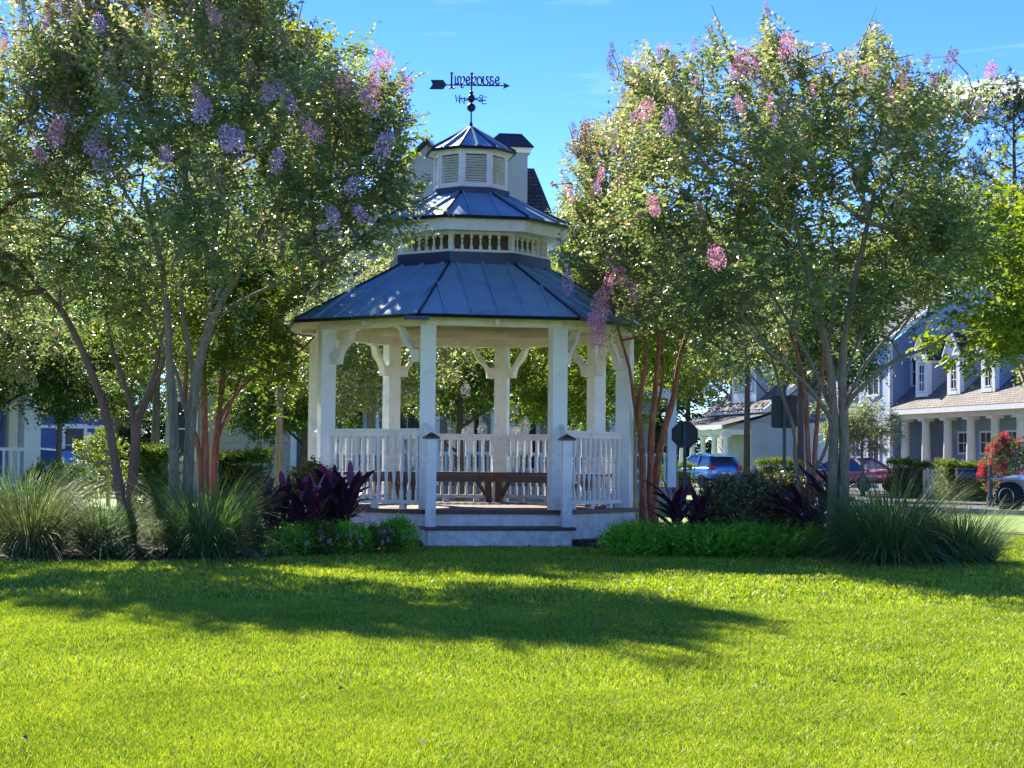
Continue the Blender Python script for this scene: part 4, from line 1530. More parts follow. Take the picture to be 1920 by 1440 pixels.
def trunk_mesh(h, r0, limbs, mat, seed, lean=0.0):
    rr = random.Random(seed)
    mb = MB()
    pts = [(lean * t * t, 0.05 * sin(3 * t + seed), -0.2 + (h + .2) * t) for t in [i / 6 for i in range(7)]]
    mb.tube(pts, [r0 * (1.25 if i == 0 else 1) * (1 - .65 * i / 6) for i in range(7)], 8)
    for i in range(limbs):
        t = rr.uniform(.35, .95)
        z = h * t
        a = rr.uniform(0, 6.28)
        l = h * rr.uniform(.25, .45)
        b = Vector((lean * t * t, 0, z))
        mb.tube([b, b + Vector((cos(a) * l * .5, sin(a) * l * .5, l * .35)), b + Vector((cos(a) * l, sin(a) * l, l * .8))], [r0 * .35, r0 * .22, r0 * .08], 5)
    return mb.mesh('trunk', M[mat], True)


def round_blobs(rx, rz, z, n, seed, flat=.6):
    rr = random.Random(seed)
    out = [(0, 0, z, rx * .62, rx * .62, rz * .7)]
    for i in range(n):
        a = rr.uniform(0, 6.28)
        q = rr.uniform(.35, .8)
        out.append((cos(a) * rx * q, sin(a) * rx * q, z + rr.uniform(-.6, .65) * rz, rx * rr.uniform(.3, .5), rx * rr.uniform(.3, .5), rz * rr.uniform(.22, .4)))
    return out


KIND = {
    'bright': (crown_mesh('crown', round_blobs(2.6, 2.2, 4.3, 12, 5), 3400, .13, .075, 'leafbright', 31), trunk_mesh(4.2, .11, 7, 'bark', 4)),
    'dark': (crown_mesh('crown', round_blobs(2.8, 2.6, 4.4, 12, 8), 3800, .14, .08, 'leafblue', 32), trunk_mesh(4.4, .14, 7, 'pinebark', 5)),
    'mid': (crown_mesh('crown', round_blobs(2.7, 2.5, 4.4, 12, 12), 3600, .13, .075, 'leaf', 33, .6), trunk_mesh(4.4, .13, 7, 'bark', 6)),
}


def tree(kind, label, px, Y, s, sz=None, group='trees standing behind the gazebo', z=None, rot=0.0, sx=None):
    p = at(px, 870, Y)
    T = thing('tree', label, 'tree', (p.x, Y, gz(p.x, Y) if z is None else z), rot, group)
    cm, tm = KIND[kind]
    sz = sz or s
    stuff(link('crown', cm, T, scale=(sx or s, s, sz)))
    link('trunk', tm, T, scale=(s, s, sz))
    return T


tree('bright', 'bright yellow green crape myrtle seen through the gazebo, beside its rear post', 1045, 27.5, .60, .62, rot=1)
tree('mid', 'mid green tree seen between the gazebo posts nearest the red flowered purple plant', 700, 31, .80, .85, rot=2)
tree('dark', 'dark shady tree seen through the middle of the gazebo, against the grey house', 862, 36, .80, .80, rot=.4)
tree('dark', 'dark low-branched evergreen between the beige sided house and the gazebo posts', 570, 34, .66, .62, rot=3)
tree('bright', 'yellow green tree behind the peeling red stems beside the gazebo', 1190, 34, .95, 1.05, rot=4)
tree('mid', 'broad green tree between the gazebo and the back of the stop sign', 1262, 52, 1.35, 1.50, rot=2.6)
tree('bright', 'yellow green tree rising behind the grey bungalow roof', 1375, 104, 2.4, 2.5, rot=5.5)
tree('mid', 'small round tree in front of the slate blue house corner, behind the maroon car', 1618, 62, .66, .60, rot=1.5)
tree('bright', 'bright leafy tree at the very edge, hiding the end of the three dormered roof', 1950, 30, 1.28, 1.08, rot=.9)
tree('mid', 'large green tree behind the wide crape myrtle, above the slate blue house roof', 1820, 104, 2.6, 3.3, rot=4.1)
tree('mid', 'loose green tree overhanging the white columned porch', -75, 30, .85, .95, rot=2.2)
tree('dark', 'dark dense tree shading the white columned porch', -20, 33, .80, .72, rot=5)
tree('bright', 'yellow green tree in front of the navy house', 110, 40, .80, 1.0, rot=.3)
tree('mid', 'leafy tree standing between the navy house and the beige sided house', 290, 44, 1.1, 1.25, rot=3.6)
tree('bright', 'yellow green tree beyond the forked dark stems', 215, 60, 1.0, .98, rot=1.8)
tree('mid', 'tall tree filling the gap above the beige sided house', 470, 56, 1.7, 2.1, rot=1.1)
tree('mid', 'tall green tree behind the rear of the gazebo roof near the shingled tower', 1125, 46, 1.15, 1.35, rot=2.9)
tree('dark', 'dark tree behind the wide crape myrtle and the rectangular sign', 1500, 70, 1.3, 1.7, rot=0)
tree('dark', 'dark tree beyond the leaning crape myrtle at the far edge', -110, 46, 1.5, 1.5, rot=2)
tree('mid', 'tall green tree standing far beyond the leaning crape myrtle', 70, 75, 2.0, 2.6, rot=2.4)


for i, (px, lab) in enumerate([(290, 'low far bushes seen between the forked dark stems and thick grey trunks'), (1255, 'low far bushes behind the peeling red stems'), (690, 'low far bushes seen between the gazebo posts beside the steps'), (120, 'low far bushes beyond the navy house'), (1140, 'low far bushes seen between the gazebo posts nearest the red stems'), (900, 'low far bushes behind the gazebo bench')]):
    tree('dark', lab, px, 108 + 2 * (i % 3), 2.5, 1.25, rot=i * 2.1, z=-3.0)
for i, (px, k, lab, s, sz) in enumerate([
    (1235, 'mid', 'hazy far tree seen left of the back of the stop sign', 2.3, 2.0), (1160, 'dark', 'far dark tree seen between the right gazebo posts', 2.4, 2.1),
    (1010, 'mid', 'far tree behind the right end of the large grey house', 2.6, 2.2), (620, 'mid', 'far tree seen between the young tree and the leftmost gazebo posts', 2.6, 2.3),
    (500, 'bright', 'far yellow green tree behind the young pale trunked tree', 2.3, 2.0), (360, 'dark', 'far dark tree filling the gap between the thick grey trunks', 2.6, 2.4),
    (240, 'mid', 'far tree seen through the fork of the dark stems', 2.3, 2.3), (1290, 'dark', 'far dark tree behind the back of the stop sign', 2.2, 1.9),
    (1480, 'mid', 'far tree between the grey bungalow and the slate blue house', 2.6, 2.7), (1960, 'dark', 'far dark tree behind the end of the three dormered house', 2.6, 3.0), (20, 'bright', 'far yellow green tree beyond the porch at the edge', 2.4, 2.2)]):
    tree(k, lab, px, 116 + 3 * (i % 4), s, sz, rot=i * 1.3)


# pines
def needle_mesh(h, seed, spread):
    r = np.random.default_rng(seed)
    Vs, Fs, Ts, off = [], [], [], 0
    mb = MB()
    mb.tube([(0, 0, -.2), (0.05, 0, h * .5), (0, .05, h)], [.19, .13, .03], 8)
    tufts = []
    for i in range(46):
        z = h * (0.5 + .5 * r.random())
        a = r.uniform(0, 6.28)
        l = spread * (1.15 - (z / h) * .8) * r.uniform(.6, 1.1)
        e = np.array([cos(a) * l, sin(a) * l, z + l * .3])
        mb.tube([(0, 0, z - .1), tuple(e * [.5, .5, 1] - [0, 0, l * .1]), tuple(e)], [.035, .025, .012], 4)
        for k in range(26):
            tufts.append(e * [1, 1, 1] * 1.0 + r.normal(size=3) * [.4, .4, .25] - np.array([e[0], e[1], 0]) * r.random() * .4)
    tf = np.array(tufts)
    n = len(tf) * 16
    P = np.repeat(tf, 16, 0)
    D = nrm(r.normal(size=(n, 3)) + [0, 0, .5])
    W = nrm(np.cross(D, r.normal(size=(n, 3)))) * .013
    V = np.stack([P - W, P + W, P + D * r.uniform(.16, .26, (n, 1))], 1).reshape(-1, 3)
    F = np.arange(n)[:, None] * 3 + [0, 1, 2]
    return np_mesh('crown', V, F, M['pine'], np.repeat(np.clip(r.normal(.5, .2, n), 0, 1), 3)), mb.mesh('trunk', M['pinebark'], True)


pc, pt_ = needle_mesh(13.0, 3, 3.2)
for (px, Y, lab, s) in ((1905, 100, 'tall dark pine rising behind the bright tree at the edge', 1.72), (1400, 62, 'straight bare pine trunk standing in front of the grey bungalow', .72)):
    p = at(px, 870, Y)
    T = thing('pine_tree', lab, 'pine tree', (p.x, Y, -.15), 1.0)
    stuff(link('crown', pc, T, scale=(s, s, 1.05 * s)))
    link('trunk', pt_, T, scale=(s, s, 1.05 * s))
# slim pale trunk left of the gazebo; hidden crown enlarged to shade the roof
p = at(522, 880, 25.5)
T = thing('young_tree', 'slim pale trunked tree beside the gazebo, in front of the beige house', 'tree', (p.x, 25.5, 0))
mb = MB(); mb.tube([(0, 0, -.1), (.01, 0, 1.6), (0, 0, 3.6), (.03, 0, 5.4), (.05, 0, 7.2)], [.055, .05, .042, .03, .012], 8)
for a in range(9):
    mb.tube([(0, 0, 3.8 + a * .3), (cos(a * 2.2) * .8, sin(a * 2.2) * .8, 4.8 + a * .3), (cos(a * 2.2) * 1.5, sin(a * 2.2) * 1.5, 5.3 + a * .3)], [.022, .014, .005], 5)
mb.build('trunk', M['bark'], T, True)
stuff(link('crown', crown_mesh('crown', round_blobs(1.9, 1.7, 6.4, 12, 3), 2300, .12, .065, 'leafbright', 39, sl=.3), T))


# ------------------------------------------------------------------ bed planting
def arching_grass(name, label, cat, px, py, Y, N, h, w, spread, mat, seed, group=None, mix=.0):
    p = at(px, py, Y)
    r = np.random.default_rng(seed)
    T = np.array([p.x, Y, bed_z(p.x, Y)])
    a = r.uniform(0, 2 * pi, N)
    q = np.abs(r.normal(.0, .62, N)).clip(0, 1.5)
    L = h * r.uniform(.5, 1.22, N) * (1 + .25 * q)
    base = np.stack([np.cos(a), np.sin(a), np.zeros(N)], 1) * (r.random((N, 1)) ** .6) * spread * .22
    out = np.stack([np.cos(a), np.sin(a), np.zeros(N)], 1)
    out = nrm(out + r.normal(size=(N, 3)) * .25 * [1, 1, 0])
    ns = 6
    V = []
    side = np.cross(out, [0, 0, 1.0])
    th0 = (.12 + q * .55)
    th1 = th0 + .5 + q * 1.15 + r.uniform(-.1, .3, N)
    P = base.copy()
    P[:, 2] = -0.03
    prev = P
    ring_ = []
    for i in range(ns + 1):
        t = i / ns
        th = th0 + (th1 - th0) * t ** 1.2
        if i:
            P = P + (out * np.sin(th)[:, None] + np.array([0, 0, 1.0]) * np.cos(th)[:, None]) * (L / ns)[:, None]
        ww = w * (1 - t ** 2 * .85) * .5
        ring_.append(P - side * ww)
        ring_.append(P + side * ww)
    V = np.stack(ring_, 1)
    V[..., 2] = np.maximum(V[..., 2], .015)
    k = V.shape[1]
    V = V.reshape(-1, 3)
    b = np.arange(N)[:, None] * k
    F = np.concatenate([b + [2 * i, 2 * i + 1, 2 * i + 3, 2 * i + 2] for i in range(ns)], 0)
    ti = np.clip(r.normal(.5, .22, N), 0, .94)
    ti = np.where(r.random(N) < .03 + mix, 1.0, ti)
    o = link(name, np_mesh(name, V, F, M[mat], np.repeat(ti, k)), None, tuple(T))
    return tag(o, label, cat, group)


GRP = 'clumps of ornamental grass in the mulch bed'
AG = [
    (60, 1010, 16.7, 1500, .92, .010, 1.0, 'fountaindry', 'yellowing arching grass clump at the outer end of the bed, over pale mulch'),
    (45, 930, 18.8, 1300, .95, .010, 1.0, 'fountain', 'green arching grass clump in front of the white porch railing'),
    (195, 1010, 17.0, 1500, .72, .009, .9, 'fountain', 'dark green grass clump below the forked dark stems'),
    (385, 1010, 16.9, 2000, .95, .009, 1.1, 'fountain', 'big blue green grass clump at the foot of the thick grey trunks'),
    (470, 960, 18.6, 900, .66, .009, .8, 'fountain', 'smaller grass clump between the red barked stems and the purple leaved plant'),
    (300, 960, 18.9, 600, .45, .009, .8, 'fountaindry', 'sparse yellow grass tuft between the forked stems and the thick grey trunks'),
    (1665, 1010, 17.2, 2900, 1.0, .009, 1.4, 'fountain', 'huge rounded grass clump beside the low hedge of bright shrubs'),
    (1805, 1010, 17.5, 2000, .72, .009, 1.2, 'fountain', 'spreading grass clump at the end of the bed nearest the street'),
    (1735, 950, 19.0, 700, .58, .009, 1.0, 'fountaindry', 'tall seeding grass clump in front of the white vehicle wheel and lawn'),
    (1215, 960, 21.4, 350, .45, .008, .6, 'fountaindry', 'thin grass tuft round the peeling red stems'),
]
for i, a in enumerate(AG):
    arching_grass('ornamental_grass', a[8], 'grass clump', a[0], a[1], a[2], a[3], a[4], a[5], a[6], a[7], 60 + i, GRP, .03)


def leafball(name, label, cat, px, py, Y, dims, N, ll, lw, mat, seed, group=None, fl=None, zc=.5, parts=None, per=6):
    """rounded shrub of leaves, dims in metres (half widths, half depth, height)"""
    p = at(px, py, Y)
    r = np.random.default_rng(seed)
    bz = bed_z(p.x, Y) if Y < 25 else gz(p.x, Y)
    T = thing(name, label, cat, (p.x, Y, max(bz, -.2)), 0, group)
    u = nrm(r.normal(size=(N, 3)) + [0, -.15, .25])
    q = r.random((N, 1)) ** .28
    B = u * q * np.array([dims[0], dims[1], dims[2] * .52]) + [0, 0, dims[2] * zc]
    B[:, 2] += .06 * np.sin(B[:, 0] * 7 + seed) * dims[2]
    B[:, 2] = np.maximum(B[:, 2], 0.02)
    D = nrm(u + [0, 0, .6] + r.normal(size=(N, 3)) * .5)
    V, F, TT = leaf_mesh_arrays(B, D, r.uniform(.05, .14, N), per, ll, lw, np.zeros(N), r, np.clip(r.normal(.5, .2, N), 0, 1))
    stuff(link('foliage', np_mesh('foliage', V, F, M[mat], TT), T))
    sb = MB()
    for i in range(7):
        a = r.uniform(0, 6.28)
        sb.tube([(0, 0, -.05), (cos(a) * dims[0] * .3, sin(a) * dims[1] * .3, dims[2] * .4), (cos(a) * dims[0] * .6, sin(a) * dims[1] * .6, dims[2] * .8)], [.012, .009, .004], 5)
    sb.build('stem', M['barkmid'], T)
    if fl:
        col, cnt, sz = fl
        for i in range(cnt):
            a = r.uniform(0, 2 * pi); e = r.uniform(.1, .95)
            d = np.array([cos(a) * sqrt1(e), -abs(sin(a)) * sqrt1(e), e])
            c = d * np.array([dims[0], dims[1], dims[2] * .52]) + [0, 0, dims[2] * zc]
            c[2] = max(c[2], .04)
            stuff(link('flower_cluster', PET[col][i % 3], T, tuple(c), (0, 0, a), (sz, sz, sz)))
    return T


def sqrt1(e):
    return math.sqrt(max(0, 1 - e * e))


G2 = 'low bright green shrubs edging the bed'
LS = [(1195, .34, .32), (1262, .32, .30), (1330, .34, .28), (1400, .34, .30), (1470, .33, .27), (1535, .34, .30), (1585, .26, .26)]
pos = ['nearest the gazebo skirt', 'second from the gazebo skirt', 'third from the gazebo', 'the middle one of seven', 'third from the huge grass clump', 'second from the huge grass clump', 'touching the huge grass clump']
for i, (px, rx, h) in enumerate(LS):
    leafball('low_shrub', 'low bright green shrub in the edging row, ' + pos[i], 'shrub', px, 1010, 18.15 + .05 * (i % 2), (rx * 1.15, .38, h * 1.08), 950, .045, .026, 'lowshrub', 80 + i, G2)
leafball('round_shrub', 'small rounded bright green shrub beside the step', 'shrub', 748, 1000, 18.45, (.20, .2, .36), 500, .035, .02, 'lowshrub', 91)
LF = [(545, 'low pink flowered plant furthest from the step, under the purple leaves', .26), (600, 'low pink flowered plant below the crimson tipped purple plant', .30), (655, 'low pink flowered plant in the middle of its row, below the gazebo skirt', .32), (705, 'low pink flowered plant next to the small rounded shrub', .30)]
for i, (px, lb, h) in enumerate(LF):
    leafball('flowering_plant', lb, 'flowers', px, 1022, 17.5 + .2 * i, (.25, .3, h), 520, .035, .022, 'hedge' if i % 2 else 'lowshrub', 95 + i, 'pink flowered plants edging the bed', fl=('w' if i == 0 else 'p', 9, .28))
G3 = 'bronze leaved shrubs behind the edging row'
for i, (px, lb) in enumerate([(1358, 'bronze leaved shrub beside the spiky purple plant, in front of the blue car'), (1410, 'bronze leaved shrub in the middle, below the rectangular sign'), (1468, 'bronze leaved shrub nearest the thick grey stems')]):
    leafball('bronze_shrub', lb, 'shrub', px, 950, 18.9 + .1 * i, (.33, .42, .82 - .03 * i), 1500, .06, .04, 'bronze', 100 + i, G3)
leafball('croton_shrub', 'yellow mottled shrub between the two dark purple plants', 'shrub', 592, 940, 19.0, (.34, .35, .86), 700, .07, .035, 'croton', 110)
leafball('green_shrub', 'rounded dark shrub behind the outer grass clumps, beside the white porch', 'shrub', 112, 900, 24.0, (.50, .5, .95), 900, .06, .035, 'leafblue', 111)


# big purple leaves: three leaf shapes, each leaf an object
def strap_leaf(L, W, bend, seed):
    rr = random.Random(seed)
    n = 8
    mb = MB()
    vs = []
    x, z = 0.0, 0.0
    for i in range(n + 1):
        t = i / n
        th = .05 + bend * t
        if i:
            x += sin(th) * L / n
            z += cos(th) * L / n
        ww = W * (sin(pi * min(1, t * .93 + .07)) ** .7) * .5 + .004
        vs += [(x, -ww, z + .25 * ww), (x + .2 * ww, 0, z), (x, ww, z + .25 * ww)]
    fs = []
    for i in range(n):
        a = i * 3
        fs += [(a, a + 1, a + 4, a + 3), (a + 1, a + 2, a + 5, a + 4)]
    mb.add(vs, fs)
    return mb


LEAFM = [strap_leaf(.5, .085, b, 1).mesh('leaf', M['purple'], True) for b in (.35, .8, 1.3)]
LEAFR = [strap_leaf(.32, .075, b, 1).mesh('leaf', M['purplered'], True) for b in (.2, .5)]


def purple_plant(label, px, py, Y, s, nl, nr, seed, wide=1.0, hh=1.0, narrow=1.0):
    p = at(px, py, Y)
    rr = random.Random(seed)
    T = thing('purple_plant', label, 'purple leaved plant', (p.x, Y, bed_z(p.x, Y)), 0, 'dark purple leaved plants in the bed')
    sb = MB()
    stalks = []
    for i in range(6):
        a = i * 1.05 + rr.random()
        tx, ty, tz = cos(a) * .16 * wide * s, sin(a) * .12 * s, rr.uniform(.35, .62) * s * hh
        sb.tube([(cos(a) * .04, sin(a) * .04, -.04), (tx, ty, tz)], [.014, .008], 6)
        stalks.append((tx, ty, tz))
    sb.build('stalk', M['purple'], T)
    for i in range(nl):
        tx, ty, tz = rr.choice(stalks)
        t = rr.uniform(.15, 1.0)
        o = link('leaf', LEAFM[rr.choice((0, 1, 1, 2)) if t > .4 else rr.choice((1, 2))], T, (tx * t, ty * t, tz * t), (rr.uniform(-.3, .3), rr.uniform(.15, .75) * (1.3 - t * .7), rr.uniform(0, 6.28)))
        k = s * rr.uniform(.75, 1.15) * (1.05 if t > .5 else .9)
        o.scale = (k, k * rr.uniform(.8, 1.3) * narrow, k)
    for i in range(nr):
        tx, ty, tz = stalks[i % len(stalks)]
        o = link('leaf', LEAFR[i % 2], T, (tx, ty, tz + .1 * s), (rr.uniform(-.2, .2), rr.uniform(.0, .35), rr.uniform(0, 6.28)))
        o.scale = (s, s, s)
        o['label'] = 'crimson young leaf'
    return T


purple_plant('bushy purple black plant with crimson tips beside the big grass clump', 543, 960, 17.9, .85, 96, 7, 5, 2.3, 1.05, .7)
purple_plant('upright purple black plant with crimson tips overlapping the gazebo skirt', 638, 960, 18.6, .9, 52, 4, 6, 1.0, 1.1, .95)
purple_plant('spiky purple plant with one crimson tip next to the peeling red stems', 1285, 965, 18.55, 1.05, 34, 3, 7, 1.0, 1.0, .75)
purple_plant('dense purple black plant at the foot of the wide grey stemmed crape myrtle', 1532, 965, 18.3, 1.05, 84, 1, 8, 1.7, 1.1, .8)

# fallen leaves on the lawn
lm = MB()
lm.add([(-.018, 0, .004), (0, -.011, .012), (.02, 0, .006), (0, .011, .014)], [(0, 1, 2), (0, 2, 3)])
dry = surf('dry_leaf', (0.22, 0.10, 0.045), (0.12, 0.055, 0.03), 30, .7, 0)
lme = lm.mesh('fallen_leaf', dry)
for (px, py, lab) in [(792, 1410, 'pale dry leaf lying on the lawn closest to the camera'), (640, 1306, 'brown fallen leaf on the sunny lawn, on the side of the thick grey trunks'), (1567, 1293, 'brown fallen leaf on the sunny lawn, on the side of the parked cars'), (1695, 1318, 'small brown fallen leaf on the lawn furthest towards the street'), (46, 1402, 'brown fallen leaf on the lawn in the near corner')]:
    p = ground_pt(px, py)
    o = link('fallen_leaf', lme, None, (p.x, p.y, .028), (.3, .2, random.uniform(0, 6)))
    tag(o, lab, 'fallen leaf', 'fallen leaves on the lawn')

# ------------------------------------------------------------------ houses
def roof_quad(name, parent, pts, mat, th=.06, uvdir=None):
    """roof slab from 3-4 coplanar points (first two along the eave), shingle uv in metres"""
    pts = [Vector(p) for p in pts]
    ex = (pts[1] - pts[0]).normalized()
    nn = ex.cross(pts[2] - pts[0]).normalized()
    if nn.z < 0:
        nn = -nn
    ey = nn.cross(ex)
    me = bpy.data.meshes.new(name)
    n = len(pts)
    vs = [tuple(p) for p in pts] + [tuple(p - nn * th) for p in pts]
    fs = [tuple(range(n)), tuple(range(2 * n - 1, n - 1, -1))] + [(i, (i + 1) % n, (i + 1) % n + n, i + n) for i in range(n)]
    me.from_pydata(vs, [], fs)
    me.materials.append(M[mat])
    o0 = pts[0]
    add_uv(me, lambda co: ((co - o0).dot(ex) + 20, (co - o0).dot(ey) + 20))
    me.update()
    return link(name, me, parent)


def window(parent, o, xd, w, h, cols=2, rows=2, trim='white_far', fw=.09, pane_mat='glass', depth=.05):
    """window on a wall: o = lower left corner (local), xd = unit vector along the wall; outside is on the right of xd"""
    o = Vector(o); xd = Vector(xd).normalized()
    zd = Vector((0, 0, 1))
    od = xd.cross(zd)       # outward
    Mx = Matrix(((xd.x, -od.x, 0, o.x), (xd.y, -od.y, 0, o.y), (0, 0, 1, o.z), (0, 0, 0, 1)))
    # local: x along, -y outward
    mb = MB()
    d = depth
    mb.box(-fw, 0, -d, 0, -fw, h + fw, Mx)
    mb.box(w, w + fw, -d, 0, -fw, h + fw, Mx)
    mb.box(0, w, -d, 0, h, h + fw, Mx)
    mb.box(-.0, w, -d - .02, 0, -fw, 0, Mx)
    for i in range(1, cols):
        mb.box(w * i / cols - .018, w * i / cols + .018, -d * .7, 0, 0, h, Mx)
    for j in range(1, rows):
        mb.box(0, w, -d * .72, 0, h * j / rows - .018, h * j / rows + .018, Mx)
    f = mb.build('window', M[trim], parent)
    MB().box(0, w, -d * .4, -.002, 0, h, Mx).build('pane', M[pane_mat], f)
    return f


def wall_box(name, parent, x0, x1, y0, y1, z0, z1, mat):
    return MB().box(x0, x1, y0, y1, z0, z1).build(name, M[mat], parent)


def column(parent, x, y, z0, z1, r, mat='cream'):
    mb = MB()
    mb.box(x - r * 1.35, x + r * 1.35, y - r * 1.35, y + r * 1.35, z0, z0 + .12)
    mb.lathe([(r * 1.05, 0), (r, .05), (r, (z1 - z0) * .4), (r * .84, z1 - z0 - .38), (r * 1.0, z1 - z0 - .36), (r * .86, z1 - z0 - .33), (r * .9, z1 - z0 - .26), (r * 1.2, z1 - z0 - .24)], 14, Matrix.Translation((x, y, z0 + .12)))
    mb.box(x - r * 1.35, x + r * 1.35, y - r * 1.35, y + r * 1.35, z1 - .12, z1)
    return mb.build('column', M[mat], parent)


# --- slate blue house with three dormers (local x towards the camera along the porch, y into the house)
HR = atan2(-.973, .23)
hp = at(1668, 870, 82)
H2 = thing('house', 'slate blue house with a row of round cream porch columns and three small gabled dormers', 'house', (hp.x, hp.y, -.15), HR)
ZB = 0.0
PL = 13.5
wall_box('porch_floor', H2, 0.05, PL, .25, 2.5, 0, .5, 'concrete')
wall_box('wall', H2, 0.0, PL, 2.5, 9, 0, 3.7, 'blue_side')
wall_box('ceiling', H2, 0.05, PL, -.05, 2.48, 3.66, 3.70, 'cream')
wall_box('porch_beam', H2, 0.05, PL, .28, .62, 3.30, 3.64, 'cream')
wall_box('eave_fascia', H2, -.05, PL + .3, -.12, -.04, 3.52, 3.74, 'white_far')
for i in range(6):
    column(H2, .75 + i * 2.12, .45, .5, 3.30, .21)
for x_ in (2.2, 4.3, 6.6):
    window(H2, (x_, 2.5, 1.75), (1, 0, 0), .95, .9, 2, 2)
for x_ in (9.0, 11.6):
    window(H2, (x_, 2.5, .9), (1, 0, 0), .8, 2.0, 1, 2)
dr = wall_box('door', H2, 8.0, 8.6, 2.44, 2.498, .5, 2.7, 'woodred')
for x_ in (7.75, 8.62):
    wall_box('door_trim', H2, x_, x_ + .2, 2.42, 2.499, .5, 2.9, 'cream')
SL = .86
ye, ze = -.12, 3.76
yr = 4.6
roof_quad('roof', H2, [(-.05, ye, ze), (PL + .4, ye, ze), (PL + .4, yr, ze + (yr - ye) * SL), (-.05, yr, ze + (yr - ye) * SL)], 'shingle_tan')
roof_quad('roof', H2, [(PL + .4, yr * 2 - ye, ze), (-.05, yr * 2 - ye, ze), (-.05, yr, ze + (yr - ye) * SL), (PL + .4, yr, ze + (yr - ye) * SL)], 'shingle_dark')
gb = MB(); gb.add([(PL, .2, 3.7), (PL, 9, 3.7), (PL, yr, ze + (yr - ye) * SL - .2)], [(0, 1, 2)])
gb.build('gable_wall', M['blue_side'], H2)
# dormers
for i, xd0 in enumerate((1.75, 4.85, 7.95)):
    yf = .55
    zf = ze + (yf - ye) * SL
    w_, ht = 1.15, 1.75
    DR = MB()
    ybk = yf + ht / SL
    # cheeks and front
    DR.add([(xd0, yf, zf), (xd0 + w_, yf, zf), (xd0 + w_, yf, zf + ht), (xd0, yf, zf + ht), (xd0, ybk, zf + ht), (xd0 + w_, ybk, zf + ht)],
           [(0, 1, 2, 3), (1, 5, 2), (0, 3, 4)])
    d_ = DR.build('dormer', M['blue_side'], H2)
    tb = MB()
    tb.box(xd0 - .02, xd0 + .24, yf - .05, yf - .002, zf, zf + ht)
    tb.box(xd0 + w_ - .24, xd0 + w_ + .02, yf - .05, yf - .002, zf, zf + ht)
    tb.box(xd0 + .24, xd0 + w_ - .24, yf - .06, yf - .002, zf, zf + .2)
    tb.box(xd0 + .24, xd0 + w_ - .24, yf - .06, yf - .002, zf + ht - .18, zf + ht)
    tb.box(xd0 + w_ + .001, xd0 + w_ + .03, yf - .05, yf + .16, zf + .1, zf + ht)
    tb.bar((xd0 + w_ + .03, yf - .1, zf + ht - .09), (xd0 + w_ + .03, ybk + .1, zf + ht - .09), .06, .2)
    # gable front: triangle with raking boards
    tb.add([(xd0 - .15, yf - .12, zf + ht), (xd0 + w_ + .15, yf - .12, zf + ht), (xd0 + w_ / 2, yf - .12, zf + ht + 1.0)], [(0, 1, 2)])
    tb.bar((xd0 - .22, yf - .16, zf + ht - .02), (xd0 + w_ / 2, yf - .16, zf + ht + 1.08), .08, .14, None, (0, 0, 1))
    tb.bar((xd0 + w_ + .22, yf - .16, zf + ht - .02), (xd0 + w_ / 2, yf - .16, zf + ht + 1.08), .08, .14, None, (0, 0, 1))
    tb.build('trim', M['white_far'], d_)
    window(d_, (xd0 + .33, yf - .004, zf + .28), (1, 0, 0), w_ - .66, ht - .55, 2, 3, fw=.05)
    yk = min(yr, ybk + 1.2)
    for s in (0, 1):
        a_ = (xd0 - .22, 0) if s == 0 else (xd0 + w_ + .22, 0)
        roof_quad('roof', d_, [(a_[0], yf - .2, zf + ht - .04), (a_[0], yk, zf + ht - .04), (xd0 + w_ / 2, yk + .6, zf + ht + 1.08), (xd0 + w_ / 2, yf - .2, zf + ht + 1.08)], 'shingle_dark')
# two storey block
XB = -12
wall_box('wall', H2, XB, 0, 0.05, 9, 0, 7.0, 'blue_side')
wall_box('corner_board', H2, -.16, .02, .0, .16, 0, 7.0, 'white_far')
wall_box('eave_fascia', H2, XB - .3, .35, -.35, -.25, 6.95, 7.2, 'white_far')
for x_ in (-1.9, -4.6, -7.4, -10):
    window(H2, (x_ - .5, .05, 4.6), (1, 0, 0), 1.15, 1.5, 2, 2, fw=.12)
    window(H2, (x_ - .5, .05, 1.2), (1, 0, 0), 1.15, 1.7, 2, 2, fw=.12)
window(H2, (0.0, 1.2, 5.0), (0, 1, 0), .8, 1.3, 2, 2, fw=.1)
roof_quad('roof', H2, [(XB - .4, -.4, 7.1), (.5, -.4, 7.1), (.5, 4.6, 10.6), (XB - .4, 4.6, 10.6)], 'shingle_navy')
roof_quad('roof', H2, [(.5, 9.5, 7.1), (XB - .4, 9.5, 7.1), (XB - .4, 4.6, 10.6), (.5, 4.6, 10.6)], 'shingle_navy')
gb = MB(); gb.add([(0, .05, 7.0), (0, 9, 7.0), (0, 4.6, 10.3)], [(0, 1, 2)])
gb.build('gable_wall', M['blue_side'], H2)
gb = MB(); gb.bar((.55, -.45, 7.0), (.55, 4.6, 10.55), .08, .22); gb.bar((.55, 9.4, 7.0), (.55, 4.6, 10.55), .08, .22)
gb.build('rake_board', M['white_far'], H2)
# white garage block reaching left behind the trees, metal awning
wall_box('wall', H2, -13.5, -9, -3.5, 0.04, 0, 3.3, 'grey_side')
roof_quad('roof', H2, [(-13.8, -3.8, 3.3), (-8.8, -3.8, 3.3), (-8.8, .0, 4.6), (-13.8, .0, 4.6)], 'tinroof')
for x_ in (-8.6, -7.2, -5.8, -4.4):
    wall_box('trim_board', H2, x_, x_ + .22, -.02, .045, 0, 3.2, 'white_far')

